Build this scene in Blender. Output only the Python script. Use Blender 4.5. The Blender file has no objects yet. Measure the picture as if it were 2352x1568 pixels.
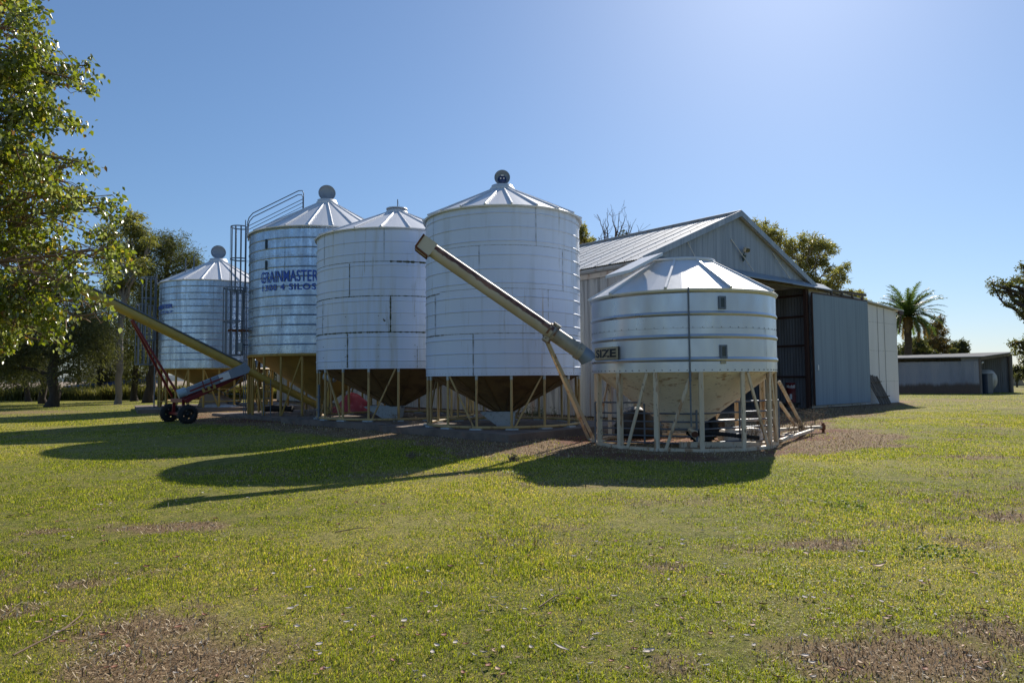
SKY_STRENGTH, SUN_ENERGY, EXPOSURE = 0.120, 5.0, 0.40
import bpy, math, random
import numpy as np
from mathutils import Vector, Matrix
random.seed(7); RNG = np.random.default_rng(11)
S = bpy.context.scene; C = S.collection
R_ = math.radians; PI = math.pi
# ------------------------------------------------------------------ camera
F, CX, CY, CAMH = 1568.0, 1176.0, 784.0, 1.6
PITCH, ROLL = R_(3.07), R_(-0.45)
CAMROT = Matrix.Rotation(R_(90) + PITCH, 3, 'X') @ Matrix.Rotation(ROLL, 3, 'Z')
SUN_AZ, SUN_EL = R_(23.5), R_(35.4)
def ray(px, py):
    return CAMROT @ Vector(((px - CX) / F, -(py - CY) / F, -1.0))
def on_z(px, py, z=0.0):
    d = ray(px, py); t = (z - CAMH) / d.z
    return Vector((d.x * t, d.y * t, z))
def at_y(px, py, Y):
    d = ray(px, py); t = Y / d.y
    return Vector((d.x * t, Y, CAMH + d.z * t))
def cyl_hit(px, py, c, R):
    d = ray(px, py); a = d.x ** 2 + d.y ** 2
    b = -2 * (d.x * c[0] + d.y * c[1]); k = c[0] ** 2 + c[1] ** 2 - R * R
    q = max(0.0, b * b - 4 * a * k); t = (-b - math.sqrt(q)) / (2 * a)
    x, y = d.x * t, d.y * t
    ang = math.atan2(y - c[1], x - c[0]); th0 = math.atan2(-c[1], -c[0])
    return (ang - th0 + PI) % (2 * PI) - PI, CAMH + d.z * t

# ------------------------------------------------------------------ tagging
def tag(o, label=None, cat=None, group=None, kind=None):
    for k, v in (('label', label), ('category', cat), ('group', group), ('kind', kind)):
        if v: o[k] = v
    return o
def thing(name, loc, label, cat, group=None, rz=0.0):
    o = bpy.data.objects.new(name, None); C.objects.link(o)
    o.location = loc; o.rotation_euler = (0, 0, rz); o.empty_display_size = .3
    return tag(o, label, cat, group)

# ------------------------------------------------------------------ mesh builder
class MB:
    def __init__(s): s.v = []; s.f = []; s.m = []; s.sm = []
    def _add(s, vs, fs, mi=0, smooth=False):
        b = len(s.v); s.v.extend(tuple(v) for v in vs)
        for f in fs: s.f.append(tuple(i + b for i in f)); s.m.append(mi); s.sm.append(smooth)
        return s
    def box(s, c, size, rot=None, mi=0, bev=0.0):
        hx, hy, hz = size[0] / 2, size[1] / 2, size[2] / 2
        if bev > 0:
            b = min(bev, hx * .8, hy * .8, hz * .8)
            ring = [(hx - b, hy), (hx, hy - b), (hx, -hy + b), (hx - b, -hy), (-hx + b, -hy), (-hx, -hy + b), (-hx, hy - b), (-hx + b, hy)]
            sc = lambda p, e: (p[0] * (1 - e / hx), p[1] * (1 - e / hy))
            vs = []
            for z, e in ((-hz, b), (-hz + b, 0), (hz - b, 0), (hz, b)):
                for p in ring:
                    q = sc(p, e); vs.append(Vector((q[0], q[1], z)))
            fs = [tuple(range(8))[:: 1], tuple(range(24, 32))[::-1]]
            for k in range(3):
                for i in range(8):
                    j = (i + 1) % 8; fs.append((k * 8 + i, (k + 1) * 8 + i, (k + 1) * 8 + j, k * 8 + j))
        else:
            vs = [Vector((x, y, z)) for x in (-hx, hx) for y in (-hy, hy) for z in (-hz, hz)]
            fs = [(0, 1, 3, 2), (4, 6, 7, 5), (0, 4, 5, 1), (2, 3, 7, 6), (0, 2, 6, 4), (1, 5, 7, 3)]
        c = Vector(c)
        vs = [((rot @ v) if rot is not None else v) + c for v in vs]
        return s._add(vs, fs, mi)
    def beam(s, p0, p1, w, h, up=(0, 0, 1), mi=0, bev=0.0):
        p0, p1 = Vector(p0), Vector(p1); x = (p1 - p0); L = x.length; x.normalize()
        u = Vector(up); y = u.cross(x)
        if y.length < 1e-4: y = Vector((1, 0, 0)).cross(x)
        y.normalize(); z = x.cross(y)
        rot = Matrix((x, y, z)).transposed()
        return s.box((p0 + p1) / 2, (L, w, h), rot, mi, bev)
    def tube(s, pts, r, n=8, caps=True, mi=0, smooth=True):
        pts = [Vector(p) for p in pts]; k = len(pts)
        rs = r if isinstance(r, (list, tuple)) else [r] * k
        vs = []; prev = None
        for i, p in enumerate(pts):
            t = (pts[min(i + 1, k - 1)] - pts[max(i - 1, 0)])
            if t.length < 1e-9: t = Vector((0, 0, 1))
            t.normalize()
            if prev is None:
                a = Vector((0, 0, 1)) if abs(t.z) < .9 else Vector((1, 0, 0))
                u = a.cross(t).normalized()
            else:
                u = (prev - t * prev.dot(t))
                u = u.normalized() if u.length > 1e-6 else Vector((1, 0, 0))
            prev = u; w = t.cross(u)
            for j in range(n):
                a = 2 * PI * j / n; vs.append(p + (u * math.cos(a) + w * math.sin(a)) * rs[i])
        fs = []
        for i in range(k - 1):
            for j in range(n):
                q = (j + 1) % n; fs.append((i * n + j, i * n + q, (i + 1) * n + q, (i + 1) * n + j))
        s._add(vs, fs, mi, smooth)
        if caps:
            s._add(vs[:n], [tuple(range(n))[::-1]], mi); s._add(vs[-n:], [tuple(range(n))], mi)
        return s
    def lathe(s, prof, n=64, c=(0, 0, 0), a0=0.0, a1=2 * PI, mi=0, smooth=True, rot=None, crease=False):
        full = abs(a1 - a0 - 2 * PI) < 1e-6; m = n if full else n + 1; c = Vector(c)
        def P(r, z, a):
            v = Vector((r * math.cos(a), r * math.sin(a), z))
            return (rot @ v if rot is not None else v) + c
        segs = [prof] if not crease else [prof[i:i + 2] for i in range(len(prof) - 1)]
        for pr in segs:
            vs = [P(r, z, a0 + (a1 - a0) * j / n) for r, z in pr for j in range(m)]
            fs = []
            for i in range(len(pr) - 1):
                for j in range(n):
                    q = (j + 1) % m; fs.append((i * m + j, i * m + q, (i + 1) * m + q, (i + 1) * m + j))
            s._add(vs, fs, mi, smooth)
        return s
    def poly(s, pts, mi=0): return s._add(pts, [tuple(range(len(pts)))], mi)
    def prism(s, pts, d, mi=0):
        d = Vector(d); a = [Vector(p) for p in pts]; n = len(a); b = [p + d for p in a]
        fs = [tuple(range(n))[::-1], tuple(range(n, 2 * n))] + [(i, (i + 1) % n, n + (i + 1) % n, n + i) for i in range(n)]
        return s._add(a + b, fs, mi)
    def build(s, name, mats, parent=None, label=None, local=False, loc=None):
        me = bpy.data.meshes.new(name); off = Vector((0, 0, 0))
        if parent is not None and not local:
            off = Vector(parent.location)
            if parent.parent is not None: off = off + Vector(parent.parent.location)
        if loc is not None: off = Vector(loc)
        me.from_pydata([(v[0] - off.x, v[1] - off.y, v[2] - off.z) for v in s.v], [], s.f)
        for m in (mats if isinstance(mats, (list, tuple)) else [mats]): me.materials.append(m)
        me.polygons.foreach_set('material_index', s.m); me.polygons.foreach_set('use_smooth', s.sm)
        me.update()
        o = bpy.data.objects.new(name, me); C.objects.link(o)
        if loc is not None: o.location = loc
        if parent is not None: o.parent = parent
        if label: o['label'] = label
        return o

def np_mesh(name, verts, faces, mats, parent=None, tint=None, smooth=False, local=False, off=None):
    """verts (N,3) faces (M,k) numpy, tint (N,3) point colour"""
    me = bpy.data.meshes.new(name); verts = np.asarray(verts, np.float32)
    if parent is not None and not local: verts = verts - np.array(parent.location, np.float32)
    M, k = faces.shape
    me.vertices.add(len(verts)); me.vertices.foreach_set('co', verts.ravel())
    me.loops.add(M * k); me.loops.foreach_set('vertex_index', faces.astype(np.int32).ravel())
    me.polygons.add(M); me.polygons.foreach_set('loop_start', np.arange(0, M * k, k, dtype=np.int32))
    me.polygons.foreach_set('use_smooth', np.full(M, smooth))
    for m in (mats if isinstance(mats, (list, tuple)) else [mats]): me.materials.append(m)
    if tint is not None:
        at = me.color_attributes.new('tint', 'FLOAT_COLOR', 'POINT')
        at.data.foreach_set('color', np.concatenate([tint, np.ones((len(tint), 1))], 1).astype(np.float32).ravel())
    me.update(calc_edges=True); me.validate()
    o = bpy.data.objects.new(name, me); C.objects.link(o)
    if parent is not None: o.parent = parent
    return o

# ------------------------------------------------------------------ numpy noise
def _hash(ix, iy, seed):
    n = (ix.astype(np.int64) * 374761393 + iy.astype(np.int64) * 668265263 + seed * 974634271) & 0xffffffff
    n = ((n ^ (n >> 13)) * 1274126177) & 0xffffffff
    return ((n ^ (n >> 16)) & 0xffff) / 65535.0
def vnoise(x, y, seed=0):
    x = np.asarray(x, float); y = np.asarray(y, float)
    ix, iy = np.floor(x), np.floor(y); fx, fy = x - ix, y - iy
    fx = fx * fx * (3 - 2 * fx); fy = fy * fy * (3 - 2 * fy)
    a, b, c, d = _hash(ix, iy, seed), _hash(ix + 1, iy, seed), _hash(ix, iy + 1, seed), _hash(ix + 1, iy + 1, seed)
    return (a * (1 - fx) + b * fx) * (1 - fy) + (c * (1 - fx) + d * fx) * fy
def fbm(x, y, seed=0, o=4):
    t = 0; a = .5; s = 0
    for i in range(o):
        t = t + a * vnoise(x * 2 ** i, y * 2 ** i, seed + i); s += a; a *= .5
    return t / s
def smooth(a, b, x):
    t = np.clip((x - a) / (b - a), 0, 1); return t * t * (3 - 2 * t)

# ------------------------------------------------------------------ materials
def newmat(name):
    m = bpy.data.materials.new(name); m.use_nodes = True; nt = m.node_tree; nt.nodes.clear()
    return m, nt, nt.nodes, nt.links
def c4(c): return (c[0], c[1], c[2], 1.0)
def noise_node(nt, scale, stretch=(1, 1, 1), detail=5, rough=.6, coord='Object'):
    tc = nt.nodes.new('ShaderNodeTexCoord'); mp = nt.nodes.new('ShaderNodeMapping')
    mp.inputs['Scale'].default_value = stretch
    nz = nt.nodes.new('ShaderNodeTexNoise'); nz.inputs['Scale'].default_value = scale
    nz.inputs['Detail'].default_value = detail; nz.inputs['Roughness'].default_value = rough
    nt.links.new(tc.outputs[coord], mp.inputs[0]); nt.links.new(mp.outputs[0], nz.inputs['Vector'])
    return nz
def maprange(nt, src, lo, hi, a=0.0, b=1.0):
    mr = nt.nodes.new('ShaderNodeMapRange'); mr.interpolation_type = 'SMOOTHSTEP'
    for k, v in zip((1, 2, 3, 4), (lo, hi, a, b)): mr.inputs[k].default_value = v
    nt.links.new(src, mr.inputs[0]); return mr.outputs[0]
def mixcol(nt, fac, a, b):
    mx = nt.nodes.new('ShaderNodeMix'); mx.data_type = 'RGBA'
    for sock, v in ((mx.inputs[0], fac), (mx.inputs[6], a), (mx.inputs[7], b)):
        if hasattr(v, 'links') or hasattr(v, 'is_linked'): nt.links.new(v, sock)
        elif isinstance(v, (int, float)): sock.default_value = v
        else: sock.default_value = c4(v)
    return mx.outputs[2]
def surf(name, col, rough=.6, metal=0.0, layers=(), bump=0.0, bscale=20, bstretch=(1, 1, 1), spec=.5, rvar=0.0, spangle=0.0, sscale=40, dent=0.0, coat=0.0):
    """layers: (colour, scale, lo, hi, stretch, amount)"""
    m, nt, N, L = newmat(name); out = N.new('ShaderNodeOutputMaterial'); b = N.new('ShaderNodeBsdfPrincipled')
    L.new(b.outputs[0], out.inputs[0])
    cur = None
    for (lc, sc, lo, hi, st, am) in layers:
        nz = noise_node(nt, sc, st); fac = maprange(nt, nz.outputs[0], lo, hi, 0, am)
        cur = mixcol(nt, fac, cur if cur is not None else col, lc)
    if spangle > 0:
        tc = N.new('ShaderNodeTexCoord'); vo = N.new('ShaderNodeTexVoronoi'); vo.inputs['Scale'].default_value = sscale
        L.new(tc.outputs['Object'], vo.inputs['Vector'])
        fac = maprange(nt, vo.outputs['Color'], 0, 1, 0, spangle)
        cur = mixcol(nt, fac, cur if cur is not None else col, tuple(x * .45 for x in col))
    if cur is None: b.inputs['Base Color'].default_value = c4(col)
    else: L.new(cur, b.inputs['Base Color'])
    b.inputs['Roughness'].default_value = rough; b.inputs['Metallic'].default_value = metal
    b.inputs['Specular IOR Level'].default_value = spec
    if rvar > 0:
        nz = noise_node(nt, 3, (1, 1, .4)); L.new(maprange(nt, nz.outputs[0], .3, .7, rough - rvar, rough + rvar), b.inputs['Roughness'])
    last = None
    if dent > 0:
        nz = noise_node(nt, 1.1, (1, 1, .55), 1); bp = N.new('ShaderNodeBump'); bp.inputs['Strength'].default_value = 1
        bp.inputs['Distance'].default_value = dent; L.new(nz.outputs[0], bp.inputs['Height']); last = bp
    if bump > 0:
        nz = noise_node(nt, bscale, bstretch); bp = N.new('ShaderNodeBump'); bp.inputs['Strength'].default_value = .6
        bp.inputs['Distance'].default_value = bump; L.new(nz.outputs[0], bp.inputs['Height'])
        if last: L.new(last.outputs[0], bp.inputs['Normal'])
        last = bp
    if last: L.new(last.outputs[0], b.inputs['Normal'])
    return m
def leafmat(name, trans=.45, rough=.4, spec=.5, tmul=(1.25, 1.3, .6)):
    m, nt, N, L = newmat(name); out = N.new('ShaderNodeOutputMaterial')
    at = N.new('ShaderNodeAttribute'); at.attribute_name = 'tint'
    b = N.new('ShaderNodeBsdfPrincipled'); b.inputs['Roughness'].default_value = rough; b.inputs['Specular IOR Level'].default_value = spec
    L.new(at.outputs['Color'], b.inputs['Base Color'])
    t = N.new('ShaderNodeBsdfTranslucent')
    mm = N.new('ShaderNodeMix'); mm.data_type = 'RGBA'; mm.blend_type = 'MULTIPLY'; mm.inputs[0].default_value = 1
    L.new(at.outputs['Color'], mm.inputs[6]); mm.inputs[7].default_value = c4(tmul); L.new(mm.outputs[2], t.inputs[0])
    mx = N.new('ShaderNodeMixShader'); mx.inputs[0].default_value = trans
    L.new(b.outputs[0], mx.inputs[1]); L.new(t.outputs[0], mx.inputs[2]); L.new(mx.outputs[0], out.inputs[0])
    return m
V_ = (1, 1, .08)   # vertical streaks
M = {}
RUST = (.16, .055, .02); DARKRUST = (.05, .018, .01); MOSS = (.045, .06, .02); DIRT = (.12, .10, .08)
M['white'] = surf('white_sheet_sky_tint', (.63, .715, .88), .38, .0, [((.44, .48, .53), 2.2, .48, .72, V_, .7), ((.70, .77, .90), 1.0, .5, .75, (1, 1, .3), .5), ((.28, .26, .22), 5, .60, .74, V_, .5), ((.40, .30, .20), 3, .66, .76, (1, 1, .05), .6)], dent=.012, spec=.5)  # blue of skylit shade is mixed into the white paint colour
M['white_b'] = surf('white_sheet_aged_sky_tint', (.62, .71, .88), .42, .0, [((.48, .49, .46), 2.4, .47, .72, V_, .7), ((.68, .73, .82), .8, .45, .75, (1, 1, .3), .6), ((.26, .25, .18), 6, .58, .74, V_, .55), ((.38, .29, .19), 3, .66, .76, (1, 1, .05), .6)], dent=.012, spec=.5)  # skylight blue put into the base colour of this aged white too
M['galv'] = surf('galvanised_sheet', (.47, .57, .70), .32, .8, [((.27, .34, .45), 1.5, .45, .62, (1.3, 1.3, .10), .65), ((.66, .80, .98), 1.9, .54, .68, (1.5, 1.5, .12), .8), ((.30, .36, .45), 1.2, .55, .7, (.6, .6, 2.2), .5)], spangle=.42, sscale=16, rvar=.09, dent=.03)  # zinc blue-grey, with reflected sky blue added to the base colour
M['galv_small'] = surf('zincalume_sheet', (.52, .555, .62), .34, .75, [((.62, .62, .60), 1.8, .45, .75, (1.2, 1.2, .15), .6), ((.42, .41, .38), 7, .63, .8, (1, 1, .15), .4)], rvar=.07, dent=.012)
M['roof_galv'] = surf('silo_roof_sheet', (.70, .71, .73), .45, .15, [((.60, .61, .62), 3, .5, .8, (1, 1, 1), .6), ((.45, .44, .42), 14, .6, .8, (1, 1, 1), .4)], bump=.004, bscale=50)
M['seam'] = surf('mossy_seam', (.085, .085, .06), .9, 0, [(MOSS, 9, .4, .6, (1, 1, 1), .9), ((.22, .21, .19), 16, .55, .7, (1, 1, 1), .7)], bump=.004, bscale=60)
M['seamlight'] = surf('grey_seam', (.25, .25, .25), .8, 0, [((.12, .12, .11), 12, .45, .6, (1, 1, 1), .8)])
M['bolt'] = surf('dark_bolt', (.10, .10, .11), .5, .6)
M['ochre'] = surf('ochre_painted_steel', (.40, .255, .055), .5, 0, [((.27, .165, .05), 4, .45, .7, V_, .7), (RUST, 9, .60, .74, (1, 1, .3), .8)], bump=.002, bscale=40)
M['ochre_pale'] = surf('faded_ochre_pipe', (.46, .32, .13), .55, 0, [((.30, .19, .08), 5, .45, .7, V_, .7), (RUST, 8, .56, .72, (1, 1, .3), .85)], bump=.003, bscale=40)
M['cone_brown'] = surf('rust_brown_cone', (.19, .115, .045), .55, .1, [((.09, .045, .02), 1.6, .42, .68, (1, 1, 1), .8), ((.28, .18, .07), 3, .55, .75, (1, 1, 1), .5)], bump=.003, bscale=30)
M['cone_ochre'] = surf('ochre_cone', (.40, .25, .06), .5, .1, [((.24, .14, .04), 1.2, .45, .7, (1, 1, 1), .7)], bump=.002, bscale=30)
M['cream'] = surf('cream_painted_steel', (.60, .49, .345), .5, 0, [((.68, .60, .47), 3, .45, .7, (1, 1, .2), .6), ((.34, .17, .07), 7, .53, .64, (1, 1, .2), .8), (DARKRUST, 15, .60, .70, (1, 1, .4), .8)], bump=.003, bscale=40)
M['cream_cone'] = surf('cream_cone', (.80, .71, .56), .5, 0, [((.68, .58, .43), 1.4, .45, .7, (1, 1, 1), .6), ((.33, .16, .05), 3.2, .57, .68, (1, 1, 2.5), .8), (DARKRUST, 9, .60, .70, (1, 1, 3), .7)], bump=.003, bscale=30)
M['tubewhite'] = surf('weathered_white_tube', (.56, .51, .41), .5, 0, [((.44, .36, .24), 2.2, .45, .7, (1, 1, 1), .7), (RUST, 5, .60, .72, (1, 1, 1), .7)], bump=.003, bscale=35)
M['rust'] = surf('rusted_steel', (.17, .06, .025), .8, .1, [((.06, .02, .012), 5, .45, .65, (1, 1, 1), .8), ((.33, .22, .15), 8, .60, .75, (1, 1, 1), .5)], bump=.004, bscale=40)
M['clamp'] = surf('rust_blotched_clamp', (.46, .38, .27), .6, 0, [(RUST, 6, .45, .56, (1, 1, 1), .9), (DARKRUST, 10, .58, .68, (1, 1, 1), .8)])
M['galvpipe'] = surf('galvanised_pipe', (.13, .155, .195), .45, .4, [((.09, .105, .13), 5, .5, .7, (1, 1, .3), .6)])
M['darkpipe'] = surf('dark_grey_pipe', (.13, .15, .18), .5, .3)
M['blue_text'] = surf('blue_lettering', (.018, .09, .46), .45)
M['black_text'] = surf('black_lettering', (.012, .012, .014), .5)
M['tan_plate'] = surf('tan_sign_plate', (.40, .34, .22), .55, 0, [((.32, .26, .16), 6, .45, .7, (1, 1, 1), .6)])
M['black'] = surf('black_rubber', (.012, .012, .013), .75, 0, [((.03, .028, .026), 6, .5, .7, (1, 1, 1), .6)], bump=.003, bscale=60)
M['blackpoly'] = surf('black_poly', (.012, .013, .014), .45, 0, [((.028, .025, .022), 3, .5, .7, (1, 1, 1), .7)])
M['glass'] = surf('dark_sight_glass', (.02, .03, .03), .12, 0)
M['red'] = surf('red_painted_steel', (.19, .012, .014), .42, 0, [((.085, .01, .01), 4, .5, .7, (1, 1, 1), .6), ((.07, .03, .02), 9, .66, .75, (1, 1, 1), .6)])
M['yellow'] = surf('yellow_auger_tube', (.52, .345, .065), .5, 0, [((.38, .25, .06), 3, .45, .7, (1, 1, 1), .6), ((.55, .45, .25), 6, .58, .75, (1, 1, 1), .4), (RUST, 9, .66, .76, (1, 1, 1), .6)])
M['greypanel'] = surf('grey_steel_cover', (.22, .265, .33), .45, .2, [((.15, .18, .22), 4, .5, .7, (1, 1, 1), .6)])
M['whitepoly'] = surf('white_poly', (.62, .58, .52), .5, 0, [((.45, .38, .30), 4, .5, .7, (1, 1, .3), .6)])
M['tray'] = surf('pale_enamel_tray', (.42, .47, .50), .5, .1, [((.22, .24, .25), 12, .52, .68, (1, 1, 1), .8)])
M['tarpred'] = surf('faded_red_tarp', (.48, .07, .085), .65, 0, [((.62, .25, .25), 4, .5, .7, (1, 1, 1), .5)], bump=.01, bscale=12)
M['tarpgrey'] = surf('grey_white_tarp', (.45, .45, .46), .6, 0, [((.25, .25, .26), 4, .45, .65, (1, 1, 1), .7)], bump=.01, bscale=14)
M['concrete'] = surf('old_concrete', (.20, .155, .125), .9, 0, [((.11, .085, .07), 1.2, .42, .65, (1, 1, 1), .8), ((.26, .14, .09), 3, .55, .75, (1, 1, 1), .7), ((.05, .045, .04), 9, .6, .75, (1, 1, 1), .6)], bump=.008, bscale=25)
M['corr'] = surf('corrugated_zinc', (.33, .385, .47), .5, .1, [((.20, .24, .31), 7, .48, .60, (1, 1, .015), .6), ((.16, .18, .22), .8, .55, .70, (1, 1, .1), .5), ((.22, .265, .34), 2.0, .42, .7, (1, 1, .06), .8), ((.43, .48, .56), 1.3, .55, .75, (1, 1, .08), .6), ((.10, .09, .08), 6, .64, .8, V_, .5)])
M['corr_door'] = surf('corrugated_door_sheet', (.235, .30, .37), .5, .1, [((.17, .22, .28), 8, .48, .60, (1, 1, .015), .6), ((.19, .245, .31), 1.2, .42, .7, (1, 1, .1), .7), ((.27, .335, .40), 3, .55, .75, (1, 1, .05), .5)])
M['corr_old'] = surf('corrugated_rusty_zinc', (.34, .335, .32), .55, .1, [((.13, .13, .125), 6, .50, .60, (1, 1, .02), .75), ((.62, .57, .46), 1.6, .45, .7, (1, 1, .05), .8), ((.27, .14, .07), 2.4, .53, .72, (1, 1, .07), .8), ((.12, .11, .10), 6, .58, .75, V_, .6)])
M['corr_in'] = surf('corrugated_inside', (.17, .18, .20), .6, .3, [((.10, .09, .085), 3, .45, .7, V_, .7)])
M['roofzinc'] = surf('zinc_roof_sheet', (.58, .59, .60), .65, .0, [((.44, .45, .45), 1.6, .45, .7, (1, 1, 1), .7), ((.66, .67, .66), 2.6, .55, .75, (1, 1, 1), .5)])
M['whitewall'] = surf('white_sheet_wall', (.76, .73, .72), .6, 0, [((.66, .63, .61), .8, .42, .7, (1, 1, .25), .7), ((.42, .36, .30), 4, .6, .8, V_, .5)])
M['timber'] = surf('weathered_timber', (.13, .105, .085), .85, 0, [((.05, .04, .032), 5, .42, .65, (1, 1, .15), .8), ((.36, .32, .28), 8, .56, .75, (1, 1, .15), .6)], bump=.005, bscale=40, bstretch=(1, 1, .1))
M['timberpale'] = surf('pale_painted_timber', (.45, .39, .32), .75, 0, [((.24, .13, .08), 4, .5, .7, (1, 1, 1), .8)])
M['steelbrown'] = surf('red_oxide_steel', (.055, .024, .018), .65, 0, [((.04, .02, .016), 5, .45, .7, (1, 1, .3), .7)])
M['gutter'] = surf('old_gutter', (.27, .265, .25), .5, .3, [((.20, .12, .07), 4, .5, .68, (1, 1, 1), .8), ((.14, .15, .14), 2, .5, .7, (1, 1, 1), .6)])
M['far_sheet'] = surf('far_shed_sheet', (.19, .215, .26), .6, .2, [((.15, .165, .19), .5, .42, .65, (1, 1, .3), .8), ((.30, .30, .32), .7, .55, .75, (1, 1, .15), .7)])
M['far_rust'] = surf('far_shed_rusty_foot', (.12, .075, .055), .8, .1, [((.07, .045, .04), 2, .45, .7, V_, .7)])
M['post'] = surf('grey_post', (.16, .14, .125), .9, 0, [((.08, .07, .06), 5, .45, .7, V_, .7)])
M['bark'] = surf('dark_bark', (.055, .042, .033), .95, 0, [((.025, .018, .014), 6, .42, .65, (1, 1, .2), .8), ((.11, .085, .07), 9, .58, .75, (1, 1, .2), .6)], bump=.03, bscale=14, bstretch=(1, 1, .25))
M['bark_pale'] = surf('pale_gum_bark', (.25, .21, .18), .8, 0, [((.13, .10, .085), 3, .45, .7, (1, 1, .3), .8), ((.36, .32, .28), 4, .56, .75, (1, 1, .3), .7)], bump=.01, bscale=14)
M['bark_twig'] = surf('twig_bark', (.17, .11, .07), .85, 0)
M['palmtrunk'] = surf('palm_trunk', (.085, .065, .05), .95, 0, [((.04, .03, .024), 6, .42, .65, (.3, .3, 3), .8)], bump=.03, bscale=10)
M['leaf'] = leafmat('broad_leaf', .55, .26, .8)
M['gumleaf'] = leafmat('gum_leaf', .5, .45, .45)
M['needle'] = leafmat('needle_leaf', .42, .6, .3)
M['grass'] = leafmat('grass_blade', .50, .5, .35, (1.25, 1.25, .7))
M['litter'] = leafmat('dry_litter', .10, .8, .2, (1, 1, 1))
M['weed'] = surf('dry_weed', (.22, .17, .11), .9, 0, [((.10, .075, .05), 9, .45, .65, (1, 1, 1), .7)])
M['weedg'] = surf('green_weed', (.05, .07, .02), .8)
M['drumred'] = surf('red_oil_drum', (.17, .018, .02), .45, 0, [((.07, .012, .012), 5, .5, .7, (1, 1, 1), .6)])
M['whitepaint'] = surf('white_marking', (.75, .74, .72), .5)
M['bluepaint'] = surf('blue_auger_paint', (.018, .045, .16), .4)
M['bluebox'] = surf('dark_blue_cabinet', (.02, .04, .07), .5)
M['lamp'] = surf('floodlight_body', (.50, .43, .33), .5, 0)
M['fan_tan'] = surf('cardboard_tan', (.28, .21, .15), .85)
def text_geo(s, bold=.02, spacing=1.0):
    cu = bpy.data.curves.new('lettering_curve', 'FONT'); cu.body = s; cu.offset = bold; cu.space_character = spacing; cu.resolution_u = 3
    o = bpy.data.objects.new('lettering_curve', cu); C.objects.link(o)
    dg = bpy.context.evaluated_depsgraph_get(); me = bpy.data.meshes.new_from_object(o.evaluated_get(dg))
    vs = [Vector(v.co) for v in me.vertices]; fs = [tuple(p.vertices) for p in me.polygons]
    bpy.data.objects.remove(o); bpy.data.curves.remove(cu); bpy.data.meshes.remove(me)
    x0 = min(v.x for v in vs); x1 = max(v.x for v in vs); y0 = min(v.y for v in vs); y1 = max(v.y for v in vs)
    return [((v.x - x0) / (x1 - x0), (v.y - y0) / (y1 - y0)) for v in vs], fs
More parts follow.
